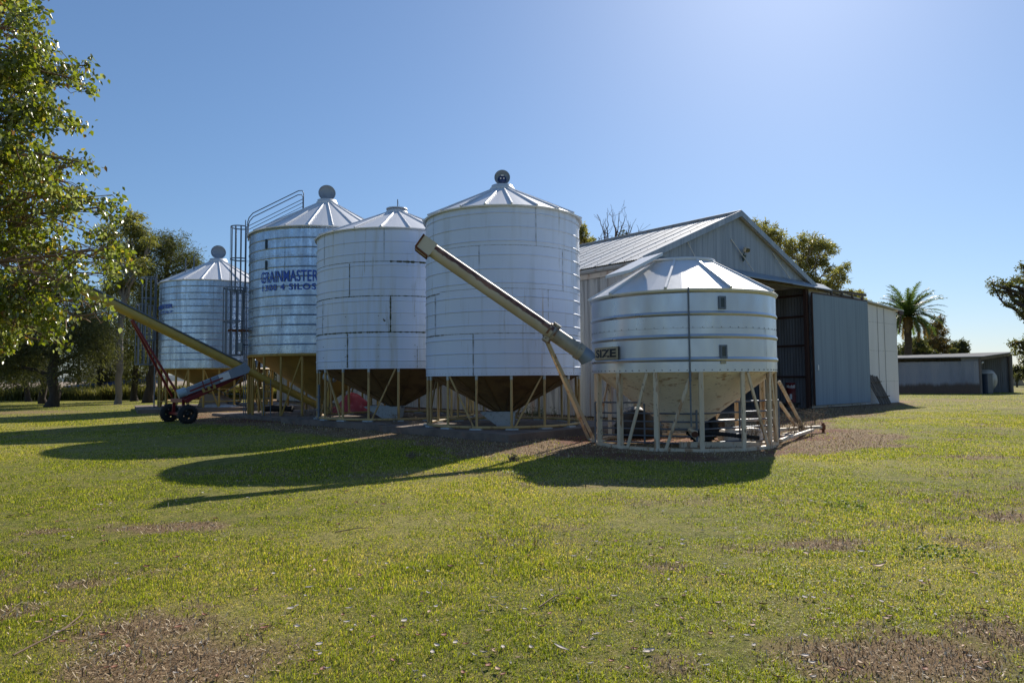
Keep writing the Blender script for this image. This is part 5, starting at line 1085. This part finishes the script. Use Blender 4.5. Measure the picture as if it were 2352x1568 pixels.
def tree(name, label, base, trunk, r0, clumps, nleaf, kind, seed, group=None, bark='bark', lw=(.2, .03), cols=((.05, .065, .025), (.11, .125, .045)), sub=14, spread=.26, droop=.0, limbs=True, r1=None, twigs=3, brown=0.0, cat='tree'):
    rs = np.random.default_rng(seed); t = thing(name, tuple(base), label, cat, group); m = MB()
    tp = [np.array(base, float) + np.array((0, 0, -.1))] + [np.array(p, float) for p in trunk]; r1 = r1 or r0 * .3
    dense = []
    for a, b in zip(tp[:-1], tp[1:]):
        for k in range(4): dense.append(a + (b - a) * k / 4 + rs.normal(size=3) * r0 * .16 * (1, 1, 0))
    dense.append(tp[-1]); nD = len(dense); rad = [r0 * (1.35 if i == 0 else 1) + (r1 - r0) * i / (nD - 1) for i in range(nD)]
    m.tube([Vector(x) for x in dense], rad, 10, False)
    P, D, cen = crown_leaves(clumps, nleaf, rs, sub, spread)
    if limbs:
        for c, subs in zip(clumps, cen):
            c0 = np.array(c[:3]); hs = np.array([d[2] for d in dense]); want = c0[2] - .45 * np.linalg.norm(c0[:2] - dense[-1][:2]); i = int(np.argmin(np.abs(hs - want) + (hs > c0[2]) * 3)); i = min(max(i, 2), nD - 1)
            pts = limb(m, dense[i], c0, rad[i] * .55, max(.02, rad[i] * .16), rs, 6, .05, .05)
            for s_ in subs[:twigs]: limb(m, pts[4], s_, max(.018, rad[i] * .15), .008, rs, 4, .07, 0, 5)
    m.build('trunk', M[bark], t)
    k = len(P); D = unit(D * (1 - droop) + np.array([0, 0, -1]) * droop + rs.normal(size=(k, 3)) * .35)
    l = lw[0] * (.6 + .8 * rs.random(k)); w = lw[1] * (.7 + .6 * rs.random(k)); V, f = leaf_arrays(P, D, l, w, rs)
    mixv = np.clip(rs.random(k) * .75 + .5 * (vnoise(P[:, 0] * .9 + P[:, 1], P[:, 2] * .9, seed) - .25), 0, 1)[:, None]; col = np.array(cols[0]) * (1 - mixv) + np.array(cols[1]) * mixv
    if brown > 0: col = np.where((rs.random(k) < brown)[:, None], np.array((.20, .12, .045)) * (.7 + .6 * rs.random((k, 1))), col)
    np_mesh('crown', V, f, M[kind], t, np.repeat(col, 4, 0)); return t
def clump_px(lst, Y, jit=1.0, seed=0):
    q = random.Random(seed); out = []
    for (px, py, r) in lst:
        v = at_y(px, py, Y + q.uniform(-jit, jit)); out.append((v.x, v.y, v.z, r / F * Y))
    return out
def gpt(px, py): return on_z(px, py, 0.0)
DARK = ((.04, .05, .022), (.15, .15, .06))
G1 = 'row of dark casuarinas behind the lawn on the left'
def casu(label, bx, by, r0, top, lst, n, seed, cols=DARK, bend=0.0, lw=(.32, .055), extra=None, Yo=0.0):
    b = gpt(bx, by); tp = at_y(top[0], top[1], b.y); tr = [Vector((b.x + (tp.x - b.x) * f + bend * math.sin(f * 3), b.y, tp.z * f)) for f in (.2, .4, .6, .8, 1)]
    return tree('casuarina_tree', label, b, tr, r0, clump_px([(x_, y_, r_ * 1.12) for x_, y_, r_ in lst], b.y + Yo, 1.6, seed), int(n * 1.9), 'needle', seed, G1, 'bark', lw, cols, 18, .30, .25)
casu('dark casuarina with the thickest trunk, standing nearest in the left group', 122, 934, .36, (130, 620), [(90, 800, 50), (150, 780, 50), (60, 740, 55), (130, 710, 60), (200, 760, 55), (30, 830, 45), (175, 840, 40), (90, 660, 50), (20, 780, 50), (225, 800, 40)], 9000, 101)
casu('dark casuarina with twin leaning trunks left of the thickest trunk', 97, 927, .27, (70, 640), [(20, 760, 60), (60, 830, 45), (95, 860, 35), (-20, 820, 55), (40, 690, 60), (15, 850, 35)], 6500, 102, bend=.4)
casu('dark casuarina leftmost of the row with low spreading branches', 66, 922, .22, (30, 660), [(-30, 730, 60), (10, 800, 50), (60, 850, 35), (-10, 860, 35), (-40, 840, 50), (90, 800, 45), (40, 880, 22)], 6500, 103)
casu('slender casuarina with two thin stems standing alone in the gap', 177, 912, .15, (190, 650), [(180, 760, 50), (210, 700, 50), (160, 820, 45), (225, 820, 40), (190, 860, 24)], 5000, 104)
casu('thin stemmed young casuarina right of the two stemmed one', 213, 912, .10, (215, 700), [(215, 790, 42), (230, 840, 36), (200, 740, 40), (235, 870, 24)], 3200, 105, ((.05, .055, .03), (.12, .115, .06)))
casu('stumpy casuarina with a low olive grey crown', 229, 915, .26, (235, 720), [(230, 855, 34), (240, 880, 25), (250, 810, 40), (225, 770, 40), (262, 860, 28)], 4200, 106, ((.07, .07, .04), (.15, .14, .07)))
casu('narrow reddish trunked casuarina left of the pale gum trunk', 243, 911, .14, (250, 650), [(250, 760, 45), (265, 700, 45), (240, 820, 36), (275, 830, 30)], 4000, 107)
casu('casuarina half hidden right behind the pale gum trunk', 287, 913, .20, (295, 640), [(290, 780, 45), (300, 730, 48), (285, 850, 34), (310, 830, 36), (320, 690, 40)], 4800, 108)
casu('casuarina with a flared trunk base between the pale gum and the far silo', 307, 921, .25, (330, 590), [(320, 800, 42), (340, 740, 45), (310, 860, 32), (345, 690, 45), (335, 640, 45), (350, 850, 28)], 6000, 109)
casu('tallest casuarina, its crown rising behind the far small silo', 340, 925, .36, (395, 545), [(350, 600, 30), (365, 570, 28), (390, 580, 32), (415, 590, 30), (435, 600, 24), (450, 605, 16), (405, 560, 24), (372, 545, 18), (360, 640, 40), (345, 700, 40), (420, 620, 34), (355, 770, 36), (345, 830, 30), (330, 560, 14), (400, 650, 40)], 11000, 110, ((.05, .06, .022), (.14, .145, .05)), lw=(.26, .04))
casu('dark casuarina seen between the legs of the lettered silo', 622, 905, .36, (640, 700), [(640, 760, 60), (600, 800, 50), (680, 810, 50), (640, 850, 40), (610, 870, 25), (665, 872, 22)], 6000, 111)
# pale-trunked gum
b = gpt(271, 928); Yg = b.y
tr = [at_y(x, y, Yg) for x, y in ((274, 880), (276, 820), (274, 770), (281, 720), (286, 690))]
cl = clump_px([(290, 520, 34), (320, 540, 30), (335, 575, 24), (265, 560, 34), (300, 590, 34), (250, 600, 34), (325, 620, 26), (285, 640, 30), (260, 660, 26), (240, 540, 26), (310, 500, 22), (345, 550, 14)], Yg, 1.6, 5)
tree('gum_tree', 'tall gum tree with a pale smooth leaning trunk, left of the far silo', b, tr, .22, cl, 9000, 'gumleaf', 121, None, 'bark_pale', (.30, .075), ((.13, .14, .045), (.34, .31, .10)), 16, .24, .5, True, .2, 4)
# gums behind the shed roof
def gum(label, base, top, lst, n, seed, Y, cols=((.13, .135, .045), (.40, .36, .13)), r0=.35, lw=(.34, .085), bark='bark_pale', group='gum trees behind the shed', twigs=4, sub=15, spread=.22, name='gum_tree', brown=.02):
    bs = Vector((at_y(base, 866, Y).x, Y, 0)); tr = [bs + (at_y(top[0], top[1], Y) - bs) * f for f in (.3, .55, .8, 1)]
    return tree(name, label, bs, tr, r0, clump_px(lst, Y, Y * .02, seed), n, 'gumleaf', seed, group, bark, lw, cols, sub, spread, .35, True, r0 * .45, twigs, brown)
gum('large spreading gum whose crown rises over the right slope of the shed roof', 1840, (1830, 680), [(1742, 520, 18), (1758, 528, 20), (1775, 545, 24), (1790, 560, 24), (1770, 570, 18), (1800, 585, 22), (1820, 570, 22), (1845, 562, 26), (1870, 560, 26), (1895, 562, 22), (1910, 575, 16), (1835, 595, 28), (1865, 595, 26), (1890, 600, 20), (1825, 625, 26), (1850, 640, 26), (1870, 650, 22), (1905, 620, 12), (1840, 665, 26), (1895, 655, 20), (1920, 630, 18), (1935, 615, 16), (1940, 640, 14), (1920, 655, 18), (1870, 680, 24), (1800, 610, 20)], 15000, 131, 62)
gum('low gum foliage showing behind the door track', 1955, (1955, 690), [(1950, 678, 14), (1965, 682, 14), (1975, 672, 12), (1935, 685, 14), (1990, 700, 12), (1960, 700, 20)], 2600, 132, 66)
gum('gum tree showing beside the top right edge of the tallest white silo', 1335, (1338, 560), [(1336, 525, 13), (1340, 545, 14), (1348, 555, 14), (1335, 560, 16), (1355, 562, 9), (1320, 540, 20)], 2600, 133, 60)
# part-dead tree with bare branches above the ridge
Yd = 64; rs = np.random.default_rng(140); bs = Vector((at_y(1405, 866, Yd).x, Yd, 0)); dt = thing('bare_tree', tuple(bs), 'mostly leafless tree with bare upright branches above the shed ridge', 'tree', None)
m = MB(); m.tube([bs, at_y(1405, 700, Yd), at_y(1406, 590, Yd)], [.35, .28, .2], 9, False)
for (x0, y0, pts) in ((1406, 590, ((1388, 545), (1380, 515), (1371, 492))), (1400, 580, ((1396, 540), (1396, 510), (1394, 488))), (1406, 585, ((1415, 545), (1420, 515), (1422, 487))), (1412, 560, ((1414, 530), (1407, 508), (1406, 488))), (1415, 560, ((1426, 530), (1433, 510), (1437, 496))), (1406, 590, ((1430, 560), (1443, 535), (1448, 517))), (1406, 590, ((1398, 560), (1388, 530))), (1430, 560, ((1440, 545), (1452, 520))), (1395, 575, ((1380, 560), (1374, 545))), (1445, 565, ((1460, 545), (1468, 530)))):
    p = [np.array(at_y(x0, y0, Yd))] + [np.array(at_y(x, y, Yd + rs.normal() * .4)) for x, y in pts]; rb = .11
    for a, c in zip(p[:-1], p[1:]):
        ps = limb(m, a, c, rb, rb * .55, rs, 4, .04, 0, 5); rb *= .55
        for k in range(3): e = ps[rs.integers(1, 5)]; limb(m, e, e + np.array([rs.normal() * .45, rs.normal() * .4, abs(rs.normal()) * .7 + .2]), rb * .6, .012, rs, 3, .05, 0, 4)
m.build('trunk', surf('dead_wood', (.13, .10, .085), .9), dt)
P, D, _ = crown_leaves(clump_px([(1395, 570, 14), (1410, 562, 14), (1425, 565, 10), (1385, 577, 9), (1445, 552, 8), (1430, 540, 8)], Yd, .8, 3), 1500, rs, 12, .3); V, f = leaf_arrays(P, unit(D + rs.normal(size=P.shape) * .5), .3 * np.ones(len(P)), .07 * np.ones(len(P)), rs); np_mesh('crown', V, f, M['gumleaf'], dt, np.repeat(np.array([[.06, .065, .025]]) * (.6 + .9 * rs.random((len(P), 1))), 4, 0))
# far bushes and trees on the right
gum('round dark tree behind the far shed roof, right of the palm', 2198, (2198, 820), [(2190, 797, 16), (2205, 795, 16), (2198, 808, 18), (2212, 808, 10), (2184, 808, 10)], 3500, 151, 110, ((.05, .06, .03), (.13, .13, .06)), .3, (.5, .16), 'bark', 'trees beyond the far shed')
gum('brownish shaggy tree right beside the palm crown', 2145, (2148, 800), [(2145, 760, 20), (2150, 740, 16), (2138, 780, 22), (2158, 780, 18), (2165, 760, 10), (2150, 800, 20), (2130, 800, 18), (2165, 800, 12)], 5000, 152, 96, ((.06, .055, .025), (.17, .125, .05)), .3, (.45, .12), 'bark', 'trees beyond the far shed', brown=.3)
gum('grey green bushy tree low behind the palm trunk', 2100, (2100, 810), [(2095, 795, 18), (2115, 788, 18), (2078, 800, 14), (2120, 805, 14), (2100, 810, 20), (2070, 805, 10), (2135, 808, 12)], 4000, 153, 90, ((.06, .07, .035), (.14, .14, .06)), .25, (.42, .13), 'bark', 'trees beyond the far shed')
# big tree at the right edge
b = Vector((at_y(2440, 866, 40).x, 40, 0)); tr = [at_y(x, y, 40) for x, y in ((2420, 800), (2400, 760), (2395, 700), (2410, 620))]
t_ = tree('gum_tree', 'dark leaved gum reaching in from the right edge with one long crooked limb', b, tr, .4, clump_px([(2285, 665, 13), (2300, 650, 14), (2278, 650, 10), (2310, 672, 15), (2325, 690, 14), (2318, 655, 12), (2335, 645, 14), (2345, 610, 10), (2340, 665, 18), (2355, 690, 20), (2360, 640, 22), (2375, 720, 26), (2350, 715, 12), (2380, 660, 30), (2325, 790, 12), (2340, 805, 12), (2350, 785, 14), (2365, 810, 20), (2350, 830, 12), (2370, 770, 20), (2400, 740, 30), (2355, 612, 9), (2400, 620, 30)], 40, .9, 8), 4600, 'gumleaf', 161, None, 'bark', (.19, .075), ((.06, .07, .03), (.17, .17, .065)), 14, .24, .3, True, .22, 4, .03)
m = MB(); rs = np.random.default_rng(162); pts = [at_y(x, y, 40) for x, y in ((2420, 790), (2378, 755), (2352, 728), (2335, 712), (2325, 706), (2312, 703), (2300, 690), (2285, 665), (2268, 650))]
m.tube(pts, [.22, .17, .13, .11, .09, .07, .05, .035, .02], 8, False)
for q in pts[3:-1]:
    for k in range(3): limb(m, q, q + Vector((rr.uniform(-.6, .3), rr.uniform(-.3, .3), rr.uniform(.1, .9))), .03, .008, rs, 3, .06, 0, 5)
m.build('limb', M['bark'], t_)
for i, (bx, lst, Y, lab) in enumerate(((2335, [(2330, 856, 11), (2345, 850, 14), (2355, 858, 14), (2338, 864, 9), (2322, 862, 7)], 85, 'dark bushy shrub at the right edge behind the far shed'), (2320, [(2318, 852, 7), (2330, 850, 7), (2312, 855, 5)], 120, 'small distant shrub just right of the far shed post'))):
    gum(lab, bx, (bx, 862), lst, 2200, 171 + i, Y, ((.05, .055, .03), (.12, .12, .06)), .12, (.35, .12), 'bark', 'shrubs at the far right', 2, name='shrub')
# hay-coloured mound seen beside the shrub
v = at_y(2322, 866, 95); heap('hay_mound', (v.x, 95, 0), 1.6, 1.4, 2.2, surf('dry_hay', (.32, .25, .17), .95, 0, [((.2, .15, .1), 3, .45, .7, (1, 1, 1), .7)]), 'rounded tan hay mound beside the far right shrub', 'hay', 15)
# ------------------------------------------------------------------ date palm
Yp = 74; pb_ = Vector((at_y(2087, 866, Yp).x, Yp, 0)); pc_ = at_y(2085, 728, Yp); palm = thing('palm_tree', tuple(pb_), 'tall date palm with feathery crown behind the far shed', 'palm')
m = MB(); nn = 22; m.tube([pb_ + (pc_ - pb_) * (i / nn) + Vector((.03 * math.sin(i), 0, 0)) for i in range(nn + 1)], [.34 + .05 * (i % 2) + (.10 if i > nn - 4 else 0) for i in range(nn + 1)], 14, False); m.build('trunk', M['palmtrunk'], palm)
rs = np.random.default_rng(181)
def frond(az_, el, L_, dropf, col, colv):
    n = 26; d = np.array([math.cos(az_), math.sin(az_), 0.]); p = np.array(pc_) + d * .15; P = [p]; e = el
    for i in range(n): p = p + (d * math.cos(e) + np.array([0, 0, 1]) * math.sin(e)) * L_ / n; e -= dropf / n * (1 + i / n); P.append(p)
    P = np.array(P); sdv = np.array([-math.sin(az_), math.cos(az_), 0]); V = []; Fs = []; T = []
    for i in range(2, n + 1):
        tg = P[i] - P[i - 1]; tg /= np.linalg.norm(tg); ll = .62 * math.sin(PI * (.12 + .82 * i / n)) ** .6 * L_ / 3.4
        for s_ in (-1, 1):
            for h in (0, .5):
                q = P[i] - (P[i] - P[i - 1]) * h; dd = tg * .75 + sdv * s_ * .75 + np.array([0, 0, rs.normal() * .18 - .12]); dd /= np.linalg.norm(dd); w_ = tg * .055; b_ = len(V)
                V += [q - w_, q + w_, q + dd * ll]; Fs.append((b_, b_ + 1, b_ + 2)); c = np.array(col) * (1 - (r_ := rs.random())) + np.array(colv) * r_; T += [c] * 3
    for i in range(n):
        b_ = len(V); w0 = sdv * .035 * (1 - i / n) + sdv * .008; V += [P[i] - w0, P[i] + w0, P[i + 1]]; Fs.append((b_, b_ + 1, b_ + 2)); T += [np.array([.16, .13, .06])] * 3
    np_mesh('frond', np.array(V), np.array(Fs), M['gumleaf'], palm, np.array(T))
for k in range(72):
    t = k / 72; el = 1.45 - 1.75 * t + rs.normal() * .1; frond(k * 2.399 + rs.normal() * .12, el, 3.55 + rs.random() * .7 - .5 * (t > .85), .65 + .5 * t, (.05, .085, .025) if t < .85 else (.15, .10, .04), (.12, .16, .05) if t < .85 else (.22, .15, .07))
# ------------------------------------------------------------------ rough tall grass strip beyond the trees, distant hills
X = np.concatenate([RNG.uniform(-52, -9, 26000)]); Y = 58 + RNG.random(len(X)) ** 1.3 * 6 + (fbm(X * .3, X * 0, 91) - .5) * 3; n = len(X)
c = RNG.random((n, 1)); col = np.array([.085, .095, .028]) * (1 - c) + np.array([.20, .18, .06]) * c; hh = .5 + .9 * RNG.random(n) * (.5 + fbm(X * .5, Y * .5, 92))
tag(blades('tall_grass', X, Y, hh, np.full(n, .09), col, M['grass'], .35), 'strip of tall yellow green grass beyond the tree trunks', 'grass', None, 'stuff')
def ridge(x0, x1, y, h, seed, mat_):
    n = 120; xs_ = np.linspace(x0, x1, n); top = h * (.35 + .9 * fbm(xs_ / 700 + seed, xs_ * 0 + 3, seed)); rows = [(0, 0), (.35, .45), (.7, .85), (1, 1), (1.5, .7), (2.2, 0)]
    V = np.concatenate([np.stack([xs_, y + q[0] * h * 5 + 0 * xs_, top * q[1] - .5], 1) for q in rows]); ii = (np.arange(len(rows) - 1)[:, None] * n + np.arange(n - 1)[None]).ravel(); f = np.stack([ii, ii + 1, ii + n + 1, ii + n], 1)
    o = np_mesh('hills', V, f, mat_, None, None, True); tag(o, 'low wooded hills along the horizon', 'hills', None, 'structure')
ridge(-5200, 5200, 3600, 36, 4, surf('hazed_woodland', (.075, .10, .115), .95, 0, [((.05, .075, .075), .01, .4, .65, (1, 1, 1), .8)]))  # bluish distance haze is put into the woodland colour
# ------------------------------------------------------------------ near broad-leaved tree on the left
rs = np.random.default_rng(201)
base = Vector((-8.6, 8.6, 0)); nt_ = thing('broadleaf_tree', tuple(base), 'near broad leaved tree filling the left edge with bright yellow green leaves', 'tree')
trunk = [np.array(v, float) for v in ((-8.6, 8.6, -.1), (-8.5, 8.55, 1.0), (-8.35, 8.5, 2.2), (-8.2, 8.5, 3.6), (-8.0, 8.4, 5.2), (-7.9, 8.3, 7.2))]
m = MB(); m.tube([Vector(t) for t in trunk], [.34, .25, .22, .18, .13, .05], 12, False)
BL = [(20, 40, 70, 1), (50, 130, 65, 1), (85, 185, 60, 1), (150, 165, 40, .8), (190, 185, 28, .7), (212, 205, 22, .7), (205, 150, 24, .6), (30, 250, 85, 1), (105, 260, 58, 1), (160, 280, 30, .7), (195, 292, 16, .6), (30, 370, 95, 1), (120, 380, 52, 1), (175, 375, 30, .8), (212, 378, 18, .7), (40, 470, 95, 1), (140, 470, 60, 1), (205, 455, 38, .9), (250, 470, 32, .9), (265, 500, 22, .7), (30, 580, 95, 1), (120, 570, 60, .9), (170, 600, 40, .6), (215, 540, 32, .6), (255, 570, 30, .7), (284, 590, 24, .9), (300, 610, 16, .8), (268, 630, 26, .6), (180, 655, 38, .9), (225, 700, 15, .8), (245, 718, 14, .8), (60, 670, 80, 1), (120, 720, 48, 1), (30, 750, 50, 1), (100, 760, 26, .9), (15, 690, 70, 1), (70, 400, 70, .9), (-40, 140, 110, 1), (-50, 330, 120, 1), (-50, 520, 120, 1), (-40, 690, 100, 1), (20, -60, 80, 1), (-40, -80, 110, 1), (60, 30, 45, .9), (85, 95, 40, .9), (240, 600, 36, .5), (140, 790, 10, .7), (8, 800, 22, .9)]
PP = []; DD = []; dens = 20000
tot = sum(r * r * a for _, _, r, a in BL)
for (px, py, r, am_) in BL:
    Y = 8.1 + rs.uniform(-.9, .9); c = np.array(at_y(px, py, Y)); R0 = r / F * Y; k = max(18, int(dens * r * r * am_ / tot)); ns = max(3, int(k / 14))
    j = int(np.argmin([abs(t[2] - (c[2] - .25)) for t in trunk[1:]])) + 1; st = trunk[j]
    pts = limb(m, st, c, .026 + .018 * (R0 > .3), .008, rs, 7, .06, .07, 6)
    sp = unit(rs.normal(size=(ns, 3))) * (rs.random((ns, 1)) ** .45) * R0; sp[:, 2] *= .9; tw = c + sp
    for q in tw[: max(3, ns // 2)]: limb(m, pts[5], q, .009, .003, rs, 4, .08, .06, 4)
    pick = rs.integers(0, ns, k); p = tw[pick] + rs.normal(size=(k, 3)) * .055; PP.append(p); DD.append(unit(rs.normal(size=(k, 3)) * .55 + np.array([.1, -.05, -.75])))
m.build('trunk', M['bark_twig'], nt_)
P = np.concatenate(PP); D = np.concatenate(DD); k = len(P); l = .046 + .034 * rs.random(k); w = l * (.52 + .22 * rs.random(k)); hz = unit(np.cross(D, rs.normal(size=(k, 3)))); nn_ = np.cross(hz, D)
l_, w_ = l[:, None], w[:, None]; cu = (rs.random((k, 1)) - .3) * .5
V = np.stack([P, P + D * l_ * .30 + hz * w_ * .5 - nn_ * w_ * .16, P + D * l_ * .62 + hz * w_ * .36 - nn_ * w_ * (.14 + cu * .3), P + D * l_ - nn_ * l_ * cu * .5, P + D * l_ * .62 - hz * w_ * .36 - nn_ * w_ * (.14 + cu * .3), P + D * l_ * .30 - hz * w_ * .5 - nn_ * w_ * .16, P + D * l_ * .45], 1).reshape(-1, 3)
b_ = np.arange(k)[:, None] * 7; f = np.concatenate([b_ + np.array([[0, 1, 6]]), b_ + np.array([[1, 2, 6]]), b_ + np.array([[2, 3, 6]]), b_ + np.array([[3, 4, 6]]), b_ + np.array([[4, 5, 6]]), b_ + np.array([[5, 0, 6]])])
t = rs.random((k, 1)); col = np.array([.095, .115, .014]) * (1 - t) + np.array([.23, .27, .028]) * t; gy = rs.random(k) < .30; col[gy] = np.array([.26, .28, .15]) * (.7 + .6 * rs.random((int(gy.sum()), 1))); yl = rs.random(k) < .06; col[yl] = np.array([.42, .34, .05]); col[rs.random(k) < .03] = np.array([.22, .12, .05])  # pale grey-green share of leaves is sky glint put in as colour
np_mesh('crown', V, f, M['leaf'], nt_, np.repeat(col, 7, 0), True)
# ------------------------------------------------------------------ sky, sun, camera
w = bpy.data.worlds.new('World'); S.world = w; w.use_nodes = True; nt = w.node_tree; nt.nodes.clear()
out = nt.nodes.new('ShaderNodeOutputWorld'); bg = nt.nodes.new('ShaderNodeBackground'); sky = nt.nodes.new('ShaderNodeTexSky')
sky.sky_type = 'NISHITA'; sky.sun_disc = False; sky.sun_elevation = SUN_EL; sky.sun_rotation = SUN_AZ
sky.altitude = 0; sky.air_density = 1.05; sky.dust_density = .42; sky.ozone_density = 10.0
bg.inputs[1].default_value = SKY_STRENGTH
gm = nt.nodes.new('ShaderNodeGamma'); gm.inputs[1].default_value = .8; nt.links.new(sky.outputs[0], gm.inputs[0]); nt.links.new(gm.outputs[0], bg.inputs[0]); nt.links.new(bg.outputs[0], out.inputs[0])
sun = bpy.data.lights.new('sun', 'SUN'); sun.energy = SUN_ENERGY; sun.angle = R_(.53); sun.color = (1.0, .93, .82)
so = bpy.data.objects.new('sun', sun); C.objects.link(so)
sd_ = Vector((math.sin(SUN_AZ) * math.cos(SUN_EL), math.cos(SUN_AZ) * math.cos(SUN_EL), math.sin(SUN_EL)))
so.rotation_euler = sd_.to_track_quat('Z', 'Y').to_euler(); so.location = sd_ * 60
cam = bpy.data.cameras.new('camera'); cam.lens = 24; cam.sensor_width = 36; cam.clip_start = .1; cam.clip_end = 20000
cam.dof.use_dof = True; cam.dof.focus_distance = 18; cam.dof.aperture_fstop = 9.0
co = bpy.data.objects.new('camera', cam); C.objects.link(co); co.location = (0, 0, CAMH); co.rotation_euler = CAMROT.to_euler(); S.camera = co
S.view_settings.view_transform = 'Standard'; S.view_settings.look = 'None'; S.view_settings.gamma = 1.0; S.view_settings.exposure = EXPOSURE
S.cycles.max_bounces = 8; S.cycles.transparent_max_bounces = 8; S.cycles.use_denoising = True; S.cycles.denoising_prefilter = 'ACCURATE'; S.cycles.use_adaptive_sampling = False
